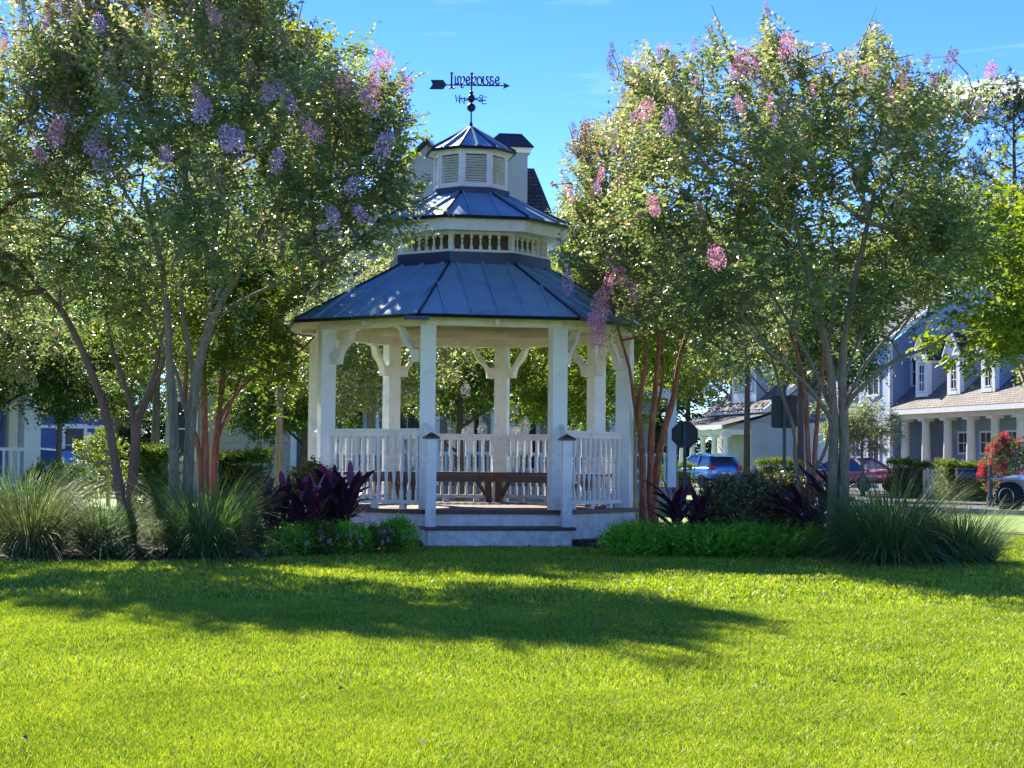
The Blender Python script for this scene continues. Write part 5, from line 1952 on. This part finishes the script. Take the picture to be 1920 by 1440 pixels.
# --- grey bungalow
hp = at(1402, 870, 90)
H1 = thing('house', 'grey bungalow with a tan shingled roof, wide shed dormer and white columned porch', 'house', (hp.x, hp.y, -.15), HR)
wall_box('wall', H1, -9, 0, 1.6, 9, 0, 4.0, 'grey_side')
wall_box('porch_floor', H1, -9, 0, -1.0, 1.58, 0, .4, 'concrete')
ze1, ye1, yr1 = 4.05, .9, 5.3
SL1 = .78
roof_quad('roof', H1, [(-9.3, ye1, ze1), (.35, ye1, ze1), (.35, yr1, ze1 + (yr1 - ye1) * SL1), (-9.3, yr1, ze1 + (yr1 - ye1) * SL1)], 'shingle_tan')
roof_quad('roof', H1, [(.35, 2 * yr1 - ye1, ze1), (-9.3, 2 * yr1 - ye1, ze1), (-9.3, yr1, ze1 + (yr1 - ye1) * SL1), (.35, yr1, ze1 + (yr1 - ye1) * SL1)], 'shingle_tan')
gb = MB(); gb.add([(0, 1.5, 4.0), (0, 9, 4.0), (0, yr1, ze1 + (yr1 - ye1) * SL1 - .2)], [(0, 1, 2)])
gb.build('gable_wall', M['grey_side'], H1)
gb = MB(); gb.bar((.38, ye1 - .1, ze1 - .14), (.38, yr1, ze1 + (yr1 - ye1) * SL1 - .08), .08, .26); gb.bar((.38, 2 * yr1 - ye1, ze1 - .1), (.38, yr1, ze1 + (yr1 - ye1) * SL1 - .08), .08, .26)
gb.build('rake_board', M['white_far'], H1)
roof_quad('roof', H1, [(-9.6, -1.5, 3.15), (.3, -1.5, 3.15), (.3, 1.62, 3.95), (-9.6, 1.62, 3.95)], 'shingle_dark')
wall_box('eave_fascia', H1, -9.6, .3, -1.58, -1.5, 2.95, 3.17, 'white_far')
gb = MB()
gb.add([(.0, -1.3, 2.95), (.0, 1.6, 2.95), (.0, 1.6, 3.85)], [(0, 1, 2)])
gb.build('gable_wall', M['grey_side'], H1)
wall_box('porch_beam', H1, -9.4, -.05, -1.3, -1.0, 2.65, 2.95, 'white_far')
wall_box('porch_beam', H1, -.28, -.02, -.99, 1.58, 2.65, 2.94, 'white_far')
for i in range(6):
    column(H1, -9.0 + i * 1.76, -1.15, .4, 2.65, .16, 'white_far')
for x_ in (-1.6, -3.2, -6.2, -7.8):
    window(H1, (x_, 1.6, .8), (1, 0, 0), .7, 1.6, 1, 2, fw=.12)
wall_box('door', H1, -4.9, -4.0, 1.5, 1.598, .4, 2.5, 'woodred')
for i in range(22):
    wall_box('rafter_tail', H1, -9.1 + i * .43, -9.0 + i * .43, .70, 1.5, 3.86, 3.98, 'white_far')
# shed dormer
DX0, DX1 = -6.2, -2.6
yf = 1.5
zf = ze1 + (yf - ye1) * SL1
DM = MB()
ht = 1.75
DM.add([(DX0, yf, zf), (DX1, yf, zf), (DX1, yf, zf + ht), (DX0, yf, zf + ht), (DX0, yf + ht / (SL1 - .3), zf + ht * 1.0 + .3 * ht / (SL1 - .3)), (DX1, yf + ht / (SL1 - .3), zf + ht + .3 * ht / (SL1 - .3))], [(0, 1, 2, 3), (1, 5, 2), (0, 3, 4)])
dm = DM.build('dormer', M['grey_side'], H1)
tb = MB()
tb.box(DX0 - .02, DX0 + .2, yf - .05, yf - .002, zf, zf + ht)
tb.box(DX1 - .2, DX1 + .03, yf - .05, yf - .002, zf, zf + ht)
tb.box(DX0 + .2, DX1 - .2, yf - .06, yf - .002, zf, zf + .55)
tb.box(DX0 + .2, DX1 - .2, yf - .06, yf - .002, zf + ht - .2, zf + ht)
tb.bar((DX1 + .3, yf - .4, zf + ht - .18), (DX1 + .3, yf + 3.3, zf + ht - .18 + 3.7 * .3), .08, .24)
tb.build('trim', M['white_far'], dm)
for i in range(4):
    window(dm, (DX0 + .45 + i * .72, yf - .004, zf + .68), (1, 0, 0), .45, .72, 1, 2, fw=.05)
roof_quad('roof', dm, [(DX0 - .3, yf - .4, zf + ht - .05), (DX1 + .3, yf - .4, zf + ht - .05), (DX1 + .3, yf + 3.6, zf + ht - .05 + 4.0 * .3), (DX0 - .3, yf + 3.6, zf + ht - .05 + 4.0 * .3)], 'shingle_tan')
# side awning and white panelled bay behind the sign
wall_box('wall', H1, .02, 2.6, 3.2, 8.5, 0, 3.3, 'white_far')
roof_quad('roof', H1, [(3.0, 2.7, 3.35), (3.0, 8.8, 3.35), (0.03, 8.8, 4.05), (0.03, 2.7, 4.05)], 'tinroof')
for y_ in (3.5, 4.7, 5.9):
    window(H1, (2.6, y_, .8), (0, 1, 0), .7, 2.0, 1, 2, fw=.1)
hg = wall_box('chimney', H1, -7.0, -6.2, 5.6, 6.4, 6.5, 8.3, 'taupe_wall')

# --- large house behind the gazebo: grey walls, hipped tower and steep shingled roof
tx = at(968, 300, 50)
H3 = thing('house', 'large grey house behind the gazebo with a hip roofed tower and steep shingled roof', 'house', (tx.x, 50, -.15), R(8))
kk = 50 / FPX


def zz(py, Y=50):
    return 1.0 + (864.5 - py) * Y / FPX + .15


w_ = .62
TZ = zz(283)
wall_box('tower', H3, -.72, .34, 0, 2.0, 6.0, TZ, 'taupe_wall')
tb = MB(); tb.box(-.80, .42, -.08, 2.08, TZ, TZ + .10); tb.box(-.84, .46, -.12, 2.12, TZ + .10, TZ + .18)
tb.build('cornice', M['white_far'], H3)
a, b, c, d = (-.95, -.23, TZ + .16), (.50, -.23, TZ + .16), (.50, 2.25, TZ + .16), (-.95, 2.25, TZ + .16)
e, f, g, h = (-.45, .45, TZ + .66), (.22, .45, TZ + .66), (.22, 1.6, TZ + .66), (-.45, 1.6, TZ + .66)
for q in ((a, b, f, e), (b, c, g, f), (c, d, h, g), (d, a, e, h), (e, f, g, h)):
    roof_quad('roof', H3, list(q), 'shingle_navy', th=.03)
# steep roof to the right of the tower
roof_quad('roof', H3, [(.345, .25, zz(400)), (1.18, .25, zz(400)), (.72, 1.2, zz(298)), (.345, 1.2, zz(298))], 'shingle_dark')
roof_quad('roof', H3, [(1.18, .25, zz(400)), (1.18, 6, zz(400)), (.72, 5, zz(298)), (.72, 1.2, zz(298))], 'shingle_dark')
# gable at the left
roof_quad('roof', H3, [(-5.2, -.3, zz(420)), (-5.2, 6, zz(420)), (-2.65, 6, zz(262)), (-2.65, -.3, zz(262))], 'shingle_navy')
roof_quad('roof', H3, [(-.72, -.3, zz(400)), (-.72, 6, zz(400)), (-2.65, 6, zz(262)), (-2.65, -.3, zz(262))], 'tinroof')
tb = MB(); tb.add([(-5.1, 0, zz(425)), (-.75, 0, zz(425)), (-2.65, 0, zz(274))], [(0, 1, 2)])
tb.build('gable_wall', M['taupe_wall'], H3)
wall_box('wall', H3, -6.0, 4.2, .3, 9, 0, zz(425), 'taupe_wall')
roof_quad('roof', H3, [(-6.3, -1.9, 3.35), (4.5, -1.9, 3.35), (4.5, .29, 4.0), (-6.3, .29, 4.0)], 'shingle_navy')
wall_box('porch_beam', H3, -6.1, 4.3, -1.8, -1.55, 3.0, 3.3, 'white_far')
wall_box('porch_floor', H3, -6.1, 4.3, -1.9, .28, 0, .45, 'concrete')
for i in range(7):
    wall_box('column', H3, -6.0 + i * 1.7, -5.75 + i * 1.7, -1.78, -1.57, .45, 3.0, 'white_far')
for x_ in (-5.2, -3.5, -1.8, -.1, 1.6, 3.0):
    window(H3, (x_, .3, .95), (1, 0, 0), .8, 1.8, 2, 2, fw=.12)
for x_ in (-5.0, -2.9, -.8, 1.6):
    window(H3, (x_, .3, 4.6), (1, 0, 0), .8, 1.5, 2, 2, fw=.12)
rb_ = MB()
rb_.box(-6.0, 4.2, -1.72, -1.66, 1.32, 1.40)
rb_.box(-6.0, 4.2, -1.72, -1.66, .58, .64)
rl_ = rb_.build('railing', M['white_far'], H3)
bme = MB().box(-.03, .03, -.02, .02, 0, .68).mesh('baluster', M['white_far'])
for i in range(60):
    link('baluster', bme, rl_, (-5.9 + i * .17, -1.69, .64))

# --- navy house, far left
hp = at(150, 870, 72)
H4 = thing('house', 'navy blue two storey house with white framed windows, glimpsed between the trees', 'house', (hp.x, 72, -.15), R(12))
wall_box('wall', H4, -6, 1.4, 0, 8, 0, 6.4, 'navy_side')
for x_ in (-4.0, -2.3, -.62, .75):
    window(H4, (x_, 0, 3.05), (1, 0, 0), .95 if x_ < .5 else .3, 1.45, 2 if x_ < .5 else 1, 2, fw=.14)
window(H4, (-.62, 0, .9), (1, 0, 0), .75, 1.5, 1, 2, fw=.14)
wall_box('trim_board', H4, .25, .45, -.04, -.002, 0, 2.2, 'white_far')
wall_box('trim_board', H4, -6, 1.4, -.06, -.003, 2.35, 2.48, 'white_far')
roof_quad('roof', H4, [(-6.4, -.4, 6.3), (1.8, -.4, 6.3), (1.8, 4, 9.2), (-6.4, 4, 9.2)], 'shingle_navy')
roof_quad('roof', H4, [(1.8, 8.4, 6.3), (-6.4, 8.4, 6.3), (-6.4, 4, 9.2), (1.8, 4, 9.2)], 'shingle_navy')

# --- white porch, far left
hp = at(60, 870, 37)
H5 = thing('house', 'house with a big square white porch column and white railing at the edge', 'house', (hp.x, 37, -.1), R(15))
wall_box('column', H5, -.17, .17, -.17, .17, .35, 3.0, 'white_far')
wall_box('column', H5, -.20, .20, -.20, .20, 2.55, 2.62, 'white_far')
wall_box('column', H5, -3.2, -2.86, -.17, .17, .35, 3.0, 'white_far')
wall_box('porch_floor', H5, -5, .4, -.3, 3, 0, .35, 'concrete')
wall_box('wall', H5, -5, .1, 2.2, 6, 0, 3.4, 'grey_side')
wall_box('corner_board', H5, -.55, -.35, 2.12, 2.198, .35, 3.2, 'cream')
wall_box('porch_beam', H5, -5, .25, -.22, .12, 3.0, 3.3, 'white_far')
wall_box('door', H5, -1.3, -.65, 2.1, 2.198, .36, 2.6, 'navy_side')
rb_ = MB(); rb_.box(-2.86, -.17, -.04, .04, 1.22, 1.29); rb_.box(-2.86, -.17, -.03, .03, .46, .51)
rl_ = rb_.build('railing', M['white_far'], H5)
bme = MB().box(-.025, .025, -.02, .02, 0, .71).mesh('baluster', M['white_far'])
for i in range(17):
    link('baluster', bme, rl_, (-2.76 + i * .155, 0, .51))
roof_quad('roof', H5, [(-5.3, -.5, 3.3), (.65, -.5, 3.3), (-.6, 2.2, 4.5), (-5.3, 2.2, 4.5)], 'tinroof')
roof_quad('roof', H5, [(.65, -.5, 3.3), (.65, 8, 3.3), (-.6, 8, 4.5), (-.6, 2.2, 4.5)], 'tinroof')

# --- beige lap sided house behind the red stems: boards built one by one
hp = at(430, 870, 47)
H6 = thing('house', 'beige house wall of wide lap boards behind the red barked stems', 'house', (hp.x, 47, -.15), R(-4))
wall_box('wall', H6, -1.8, 1.7, .03, 6, 0, 4.2, 'taupe_wall')
bcol = surf('beige_lap_board', (0.46, 0.46, 0.40), (0.38, 0.38, 0.33), 1.0, .7, .1)
for i in range(19):
    z0 = .1 + i * .215
    mb = MB()
    mb.add([(-1.8, -.035, z0), (1.7, -.035, z0), (1.7, .028, z0), (-1.8, .028, z0), (-1.8, .005, z0 + .225), (1.7, .005, z0 + .225), (1.7, .028, z0 + .225), (-1.8, .028, z0 + .225)],
           [(0, 3, 2, 1), (4, 5, 6, 7), (0, 1, 5, 4), (1, 2, 6, 5), (2, 3, 7, 6), (3, 0, 4, 7)])
    mb.build('plank', bcol, H6)
wall_box('corner_board', H6, 1.70, 1.85, -.05, .1, 0, 4.2, 'white_far')
roof_quad('roof', H6, [(-2.1, -.4, 4.1), (2.1, -.4, 4.1), (2.1, 3, 6.2), (-2.1, 3, 6.2)], 'shingle_dark')
roof_quad('roof', H6, [(2.1, 6.4, 4.1), (-2.1, 6.4, 4.1), (-2.1, 3, 6.2), (2.1, 3, 6.2)], 'shingle_dark')
window(H6, (-1.45, -.04, 1.2), (1, 0, 0), .45, 1.5, 1, 2, fw=.12)


# ------------------------------------------------------------------ hedges, fences, street things
def hedge(label, px0, px1, Y, h, dep, N, seed, mat='hedge'):
    a, b = at(px0, 870, Y), at(px1, 870, Y)
    L = b.x - a.x
    r = np.random.default_rng(seed)
    z0 = gz(a.x, Y)
    T = thing('hedge', label, 'hedge', ((a.x + b.x) / 2, Y, z0), 0, 'clipped hedges in front of the houses')
    mb = MB()
    mb.box(-L / 2 + .12, L / 2 - .12, -dep / 2 + .12, dep / 2 - .12, -.05, h - .14)
    mb.build('woody_core', M['barkmid'], T)
    P = r.uniform(-1, 1, (N, 3))
    # push to the surface of the box
    ax = r.choice(3, N, p=[.12, .45, .43])
    s = np.where(r.random(N) < .75, -1, 1)
    P[ax == 0, 0] = s[ax == 0]
    P[ax == 1, 1] = s[ax == 1]
    P[ax == 2, 2] = 1
    B = P * np.array([L / 2, dep / 2, h / 2]) + [0, 0, h / 2]
    B += r.normal(size=(N, 3)) * .05
    B[:, 2] += .05 * np.sin(B[:, 0] * 3 + seed)
    D = nrm(P * [1, 1, 1] + r.normal(size=(N, 3)) * .7 + [0, 0, .4])
    V, F, TT = leaf_mesh_arrays(B, D, r.uniform(.08, .2, N), 6, .085, .055, np.zeros(N), r, np.clip(r.normal(.5, .2, N), 0, 1))
    stuff(link('foliage', np_mesh('foliage', V, F, M[mat], TT), T))


hedge('bright clipped hedge right of the back of the stop sign, beside the blue car', 1240, 1300, 62, .95, .8, 700, 1)
hedge('clipped hedge between the blue car and the rectangular sign', 1422, 1500, 64, 1.15, .8, 900, 2)
hedge('clipped hedge between the maroon car and the white picket fence', 1672, 1738, 60, 1.18, 1.0, 1100, 3)
hedge('square bright hedge beside the red flowered bush', 1764, 1850, 56, 1.15, 1.2, 1500, 4)
hedge('bright clipped hedge seen between the forked dark stems and the thick grey trunks', 265, 320, 34, 1.25, .9, 1200, 5)
hedge('low clipped hedge under the beige lap boards', 405, 500, 36, 1.15, .9, 1300, 6)
leafball('loose_shrub', 'loose yellow green shrub left of the forked dark stems, beyond the lawn', 'shrub', 190, 870, 50, (.9, .8, 1.9), 900, .10, .06, 'leafbright', 133)

# picket fence
pa = at(1733, 870, 58)
PF = thing('picket_fence', 'short weathered white picket fence between two clipped hedges', 'fence', (pa.x, 58, -.15), R(-15))
pk = MB().prism([(-.045, 0), (.045, 0), (.045, .95), (0, 1.03), (-.045, .95)], -.012, .012).mesh('picket', M['cream'])
for i in range(8):
    link('picket', pk, PF, (i * .13, 0, 0))
for z_ in (.25, .78):
    MB().box(-.05, .98, .013, .05, z_, z_ + .08).build('fence_rail', M['cream'], PF)
MB().bar((.35, -.02, 1.0), (1.05, -.02, 1.22), .05, .06).build('handrail', M['cream'], PF)

# stop sign (back)
p = at(1284, 815, 46)
SS = thing('stop_sign', 'dark back of an octagonal stop sign on a steel post beside the road', 'road sign', (p.x, 46, -.15))
MB().lathe([(.385, -.003), (.385, .003)], 8, Matrix.Translation((0, 0, p.z + .15)) @ Matrix.Rotation(pi / 2, 4, 'X'), ax=R(22.5)).build('sign_plate', M['signback'], SS)
MB().box(-.045, .045, -.052, -.006, 0, p.z + .45).build('post', M['metaldark'], SS)
mb = MB()
for dz in (-.2, .2):
    mb.box(-.07, .07, -.058, -.053, p.z + .15 + dz - .02, p.z + .15 + dz + .02)
mb.build('bracket', M['signback'], SS)
# rectangular sign (back)
p = at(1470.5, 772, 40)
RS = thing('road_sign', 'dark back of a rounded rectangular sign on a tall post, half behind the slim stems', 'road sign', (p.x, 40, -.15))
hw_, hh_ = .305, .385
poly = []
for cx, cz, a0 in ((hw_ - .06, hh_ - .06, 0), (-hw_ + .06, hh_ - .06, 90), (-hw_ + .06, -hh_ + .06, 180), (hw_ - .06, -hh_ + .06, 270)):
    for k in range(4):
        a = R(a0 + k * 30)
        poly.append((cx + .06 * cos(a), cz + .06 * sin(a)))
MB().prism(poly, -.003, .003, Matrix.Translation((0, 0, p.z + .15))).build('sign_plate', M['signback'], RS)
MB().box(-.035, .035, -.055, -.004, 0, at(1470, 722, 40).z + .15).build('post', M['metaldark'], RS)
# mailbox
p = at(1857, 930, 48)
MX = thing('mailbox', 'black mailbox on a dark wooden post in front of the red flowered bush', 'mailbox', (p.x, 48, -.15))
MB().box(-.05, .05, -.05, .05, 0, 1.18).build('post', M['capwood'], MX)
mb = MB()
mb.box(-.09, .09, -.09, .09, 0, .28)
mb.build('post_base', M['capwood'], MX)
mb = MB()
pr = [(-.12, 0), (.12, 0)] + [(.12 * cos(R(a)), .14 + .10 * sin(R(a))) for a in range(0, 181, 20)]
mb.prism(pr, -.5, .0, Matrix.Translation((-.45, 0, .82)) @ Matrix.Rotation(R(-90), 4, 'Z'))
mb.build('box', M['metaldark'], MX)
MB().bar((-.5, 0, .80), (.06, 0, .80), .06, .05).build('arm', M['capwood'], MX)
# yellow post
p = at(203, 900, 40)
YP = tag(MB().lathe([(.045, 0), (.045, .82), (.03, .9), (.02, .98)], 10).build('marker_post', M['yellow'], None, loc=(p.x, 40, -.15)), 'slim yellow marker post on the grass left of the forked dark stems', 'marker post')

# red flowered bush
p = at(1885, 870, 53)
RBs = leafball('flowering_bush', 'bush of watermelon red flowers between the square hedge and the white vehicle', 'bush', 1892, 870, 53, (.85, .7, 2.05), 1500, .08, .045, 'leafblue', 130)
r_ = np.random.default_rng(5)
for i in range(46):
    a = r_.uniform(0, 6.28); e = r_.uniform(.0, 1)
    c = np.array([cos(a) * sqrt1(e) * .9, -abs(sin(a)) * sqrt1(e) * .7, .2 + .85 * e * 1.9 + .25])
    if i % 3:
        c[0] = -abs(c[0]) - .05
    stuff(link('flower_cluster', PET['r'][i % 3], RBs, tuple(c), (0, 0, a), (1.6, 1.3, 1.5)))

# white flowers on the bright branches behind the gazebo
TW = bpy.data.objects.get('tree')
for (px, py, Y) in ((873, 732, 26.5), (905, 805, 26.3), (985, 798, 26.3), (968, 812, 26.3), (875, 812, 26.2)):
    q = at(px, py, Y)
    s_ = TW.scale[0]
    d = Vector(q) - TW.location
    d.rotate(Matrix.Rotation(-TW.rotation_euler.z, 3, 'Z'))
    stuff(link('flower_cluster', PET['w'][0], TW, d, (0, 0, .3), (1.2, 1.2, 1.0)))


# ------------------------------------------------------------------ vehicles
def wheel(parent, x, y, r, w, side):
    T_ = Matrix.Translation((x, y, r)) @ Matrix.Rotation(R(-90) * side, 4, 'X')
    prof_ = [(r * .62, 0), (r * .66, w * .98), (r * .92, w), (r, w * .85), (r, w * .1), (r * .93, 0)]
    tb_ = MB()
    n_ = 28
    prof_ = [(r * .64, .02), (r * .9, 0), (r, w * .12), (r, w * .88), (r * .9, w), (r * .64, w * .98)]
    tb_.lathe(prof_, n_, T_)
    ty = tb_.build('tyre', M['rubber'], parent, smooth=False)
    rb_2 = MB()
    rb_2.lathe([(r * .62, w * .5), (r * .64, w * 1.0), (r * .58, w * 1.02), (r * .55, w * .82), (r * .16, w * .9), (r * .14, w * .98), (.01, w * .98)], 20, T_)
    for k in range(6):
        a = k * pi / 3
        rb_2.box(r * .14, r * .6, -.025, .025, w * .84, w * .96, T_ @ Matrix.Rotation(a, 4, 'Z'))
    rb_2.build('rim', M['rim'], parent)


M['rim'] = surf('wheel_alloy', (0.10, 0.10, 0.11), (0.05, 0.05, 0.06), 4, .35, 0, metal=.7)
M['carblue'] = surf('metallic_blue_paint', (0.05, 0.30, 0.66), (0.04, 0.25, 0.58), .8, .25, 0, metal=.25, coat=1.0)
M['carmaroon'] = surf('maroon_paint', (0.42, 0.12, 0.15), (0.34, 0.09, 0.12), .8, .25, 0, metal=.25, coat=1.0)
M['carwhite'] = surf('pale_blue_white_paint', (0.52, 0.60, 0.68), (0.46, 0.54, 0.62), .8, .3, 0, coat=1.0)
M['lamp'] = surf('red_tail_lamp', (0.45, 0.02, 0.02), (0.35, 0.01, 0.01), 3, .2, 0)
M['chrome'] = surf('chrome', (0.6, 0.6, 0.6), (0.5, 0.5, 0.5), 3, .15, 0, metal=.9)


def car(name, label, paint, px, Y, heading, Lc, Wc, prof, glass_sections, z=-.142, belt=1.0):
    """prof: list of (x, z_bottom, z_deck, half width) for the lower body, rear at x=0;
    glass_sections: list of (x, z, half width) for the greenhouse roof line; first and last sit on the belt"""
    p = at(px, 870, Y)
    T = thing(name, label, 'car', (p.x, Y, z), heading)
    mb = MB()
    rings_ = []
    for (x, zb_, zt_, w2) in prof:
        hgt = zt_ - zb_
        rings_.append([(x, -w2 * .93, zb_), (x, -w2, zb_ + hgt * .35), (x, -w2 * .985, zb_ + hgt * .72), (x, -w2 * .90, zt_), (x, w2 * .90, zt_), (x, w2 * .985, zb_ + hgt * .72), (x, w2, zb_ + hgt * .35), (x, w2 * .93, zb_)])
    vs = [v for r2 in rings_ for v in r2]
    fs = []
    for i in range(len(rings_) - 1):
        for j in range(8):
            k = (j + 1) % 8
            fs.append((i * 8 + j, i * 8 + k, (i + 1) * 8 + k, (i + 1) * 8 + j))
    fs.append(tuple(range(7, -1, -1)))
    m = (len(rings_) - 1) * 8
    fs.append(tuple(range(m, m + 8)))
    mb.add(vs, fs)
    body = mb.build('body', paint, T, smooth=True)
    md = body.modifiers.new('sub', 'SUBSURF'); md.levels = 2; md.render_levels = 2
    # greenhouse: base on the belt, roof above
    g = glass_sections
    cb = MB()
    base = [(g[0][0], belt), (g[-1][0], belt)]
    roof = g[1:-1]
    wb = g[0][2]
    # roof panel
    vs = []
    for (x, zt_, w2) in roof:
        vs += [(x, -w2, zt_ - .02), (x, -w2 * .6, zt_ + .02), (x, w2 * .6, zt_ + .02), (x, w2, zt_ - .02)]
    fs = []
    for i in range(len(roof) - 1):
        for j in range(3):
            a = i * 4 + j
            fs.append((a, a + 4, a + 5, a + 1))
    cb.add(vs, fs)
    # pillars
    r0_, r1_ = roof[0], roof[-1]
    for s in (-1, 1):
        cb.bar((g[0][0], s * wb, belt - .03), (r0_[0], s * r0_[2], r0_[1] - .03), .09, .09)
        cb.bar((g[-1][0], s * wb, belt - .03), (r1_[0], s * r1_[2], r1_[1] - .03), .07, .07)
        xm = (r0_[0] + r1_[0]) / 2
        cb.bar((xm, s * (wb + .0), belt - .03), (xm, s * roof[1][2], roof[1][1] - .04), .07, .05)
        for a_, b_ in zip(roof, roof[1:]):
            cb.bar((a_[0], s * a_[2], a_[1] - .03), (b_[0], s * b_[2], b_[1] - .03), .07, .06)
    cb.build('roof', paint, T)
    gl = MB()
    e = .012
    gl.add([(g[0][0], -wb, belt - .02), (g[0][0], wb, belt - .02), (r0_[0], r0_[2], r0_[1] - .04), (r0_[0], -r0_[2], r0_[1] - .04)], [(0, 3, 2, 1)])
    gl.build('rear_window', M['glasslight'], T)
    gl = MB()
    gl.add([(g[-1][0], -wb, belt - .02), (g[-1][0], wb, belt - .02), (r1_[0], r1_[2], r1_[1] - .04), (r1_[0], -r1_[2], r1_[1] - .04)], [(0, 1, 2, 3)])
    gl.build('windscreen', M['glasslight'], T)
    for s in (-1, 1):
        gl = MB()
        vs = [(g[0][0], s * wb, belt - .02)] + [(q[0], s * q[2] * 1.0, q[1] - .04) for q in roof] + [(g[-1][0], s * wb, belt - .02)]
        gl.add(vs, [tuple(range(len(vs)))])
        gl.build('side_window', M['glasslight'], T)
    for xx in (.82, Lc - .88):
        for s in (-1, 1):
            wheel(T, xx, s * (Wc / 2 - .20) if s > 0 else -(Wc / 2 - .20), .33, .21, s)
    return T


blue = car('parked_car', 'metallic blue hatchback seen from behind, its roof rising above the bronze leaved shrubs', M['carblue'], 1362, 78, R(112), 4.4, 1.8,
           [(0.0, .45, .98, .80), (.12, .32, 1.06, .87), (.9, .28, 1.05, .90), (2.2, .26, 1.03, .90), (3.2, .28, 1.00, .90), (4.0, .32, .86, .86), (4.4, .42, .68, .74)],
           [(.10, 1.0, .80), (.50, 1.46, .60), (1.3, 1.55, .62), (2.2, 1.52, .61), (3.35, 1.0, .80)])
for s in (-1, 1):
    MB().box(-.03, .10, s * .70 - .12, s * .70 + .12, .82, 1.04).build('tail_lamp', M['lamp'], blue)
    MB().tube([(.7, s * .56, 1.53), (.85, s * .57, 1.59), (2.1, s * .57, 1.58), (2.25, s * .56, 1.52)], .02, 6).build('roof_rail', M['chrome'], blue)
MB().box(-.04, .0, -.26, .26, .60, .74).build('number_plate', M['white_far'], blue)
MB().box(.22, .52, -.56, .56, 1.44, 1.475).build('spoiler', M['carblue'], blue)
mar = car('parked_car', 'maroon sedan parked behind the grey stems, its roof above the ornamental grass', M['carmaroon'], 1672, 72, R(128), 4.7, 1.82,
          [(0.0, .48, .84, .80), (.12, .34, .96, .87), (.8, .28, .98, .90), (2.2, .26, .97, .90), (3.3, .28, .94, .90), (4.3, .34, .80, .86), (4.7, .42, .64, .74)],
          [(.62, .94, .80), (1.45, 1.40, .60), (2.1, 1.46, .61), (2.8, 1.42, .60), (3.75, .92, .80)], belt=.94)
for s in (-1, 1):
    MB().box(-.03, .10, s * .66 - .16, s * .66 + .16, .70, .86).build('tail_lamp', M['lamp'], mar)
MB().box(-.03, .0, -.45, .45, .80, .84).build('trunk_trim', M['chrome'], mar)
# pale car glimpsed far left
cx = car('parked_car', 'pale silver car just visible behind the round bush left of the forked stems', M['carwhite'], 150, 66, R(165), 4.4, 1.8,
         [(0.0, .45, .90, .80), (.12, .32, .98, .87), (.9, .28, .98, .90), (2.2, .26, .97, .90), (3.2, .28, .95, .90), (4.0, .32, .82, .86), (4.4, .42, .68, .74)],
         [(.15, .95, .80), (.65, 1.42, .60), (1.4, 1.48, .62), (2.2, 1.46, .61), (3.3, .95, .80)], belt=.95)

# off-road vehicle cut by the right edge: near rear wheel shows
JW = at(1926, 928, 43.5)
J = thing('offroad_vehicle', 'pale blue white open vehicle with a chunky black tyre, cut off by the photo edge', 'vehicle', (JW.x, 43.5, -.144), R(-52))
RW = .36
# local: x forward (away from the rear wheel), +y = the far side; wheel outer face looks to -y
for xx in (0.0, 2.35):
    for s in (-1, 1):
        T_ = Matrix.Translation((xx, s * .62, RW)) @ Matrix.Rotation(R(-90) * s, 4, 'X')
        tb = MB()
        w = .25
        tb.lathe([(RW * .6, .02), (RW * .9, 0), (RW, w * .15), (RW, w * .85), (RW * .9, w), (RW * .6, w * .98)], 32, T_)
        for k in range(24):
            a = 2 * pi * k / 24
            tb.box(-.03, .03, RW - .012, RW + .018, w * .05, w * .48, T_ @ Matrix.Rotation(a, 4, 'Z'))
            tb.box(-.03, .03, RW - .012, RW + .018, w * .52, w * .95, T_ @ Matrix.Rotation(a + .13, 4, 'Z'))
        wl = tb.build('wheel', M['rubber'], J)
        rb2 = MB()
        rb2.lathe([(RW * .58, w * .5), (RW * .62, w * 1.0), (RW * .56, w * 1.02), (RW * .52, w * .7), (.05, w * .78), (.045, w * .9), (.01, w * .9)], 20, T_)
        for k in range(7):
            rb2.box(.04, RW * .56, -.022, .022, w * .72, w * .9, T_ @ Matrix.Rotation(2 * pi * k / 7, 4, 'Z'))
        rb2.build('rim', M['rim'], wl)
        rr2 = MB()
        rr2.lathe([(RW * .60, w * .985), (RW * .645, w * 1.03), (RW * .60, w * 1.035)], 28, T_, caps=False)
        rr2.build('rim_edge', M['chrome'], wl)
prb = [(-.30, .72), (-.26, .86), (.1, .92), (.3, .80), (.42, .55), (1.95, .50), (2.0, .78), (2.3, .95), (2.8, .92), (3.0, .70), (3.02, .50), (2.75, .42), (.45, .36), (-.26, .45)]
mb = MB(); mb.prism(prb, -.62, .62)
mb.build('body', M['carwhite'], J)
mb = MB()
for s in (-1, 1):
    mb.box(-.42, .50, s * .78 - .18, s * .78 + .18, .80, .835)
    mb.box(1.9, 2.9, s * .78 - .18, s * .78 + .18, .86, .895)
mb.build('fender', M['carwhite'], J)
mb = MB()
for s in (-1, 1):
    mb.tube([(.0, s * .55, .85), (.15, s * .52, 1.75), (1.6, s * .52, 1.80), (2.15, s * .55, .95)], .028, 8)
mb.tube([(.15, -.52, 1.75), (.15, .52, 1.75)], .028, 8)
mb.tube([(1.6, -.52, 1.80), (1.6, .52, 1.80)], .028, 8)
mb.build('roll_cage', M['metaldark'], J)
for y_ in (-.28, .28):
    mb = MB(); mb.box(.5, 1.0, y_ - .22, y_ + .22, .52, .66); mb.box(.42, .54, y_ - .22, y_ + .22, .66, 1.2)
    mb.build('seat', M['rubber'], J)
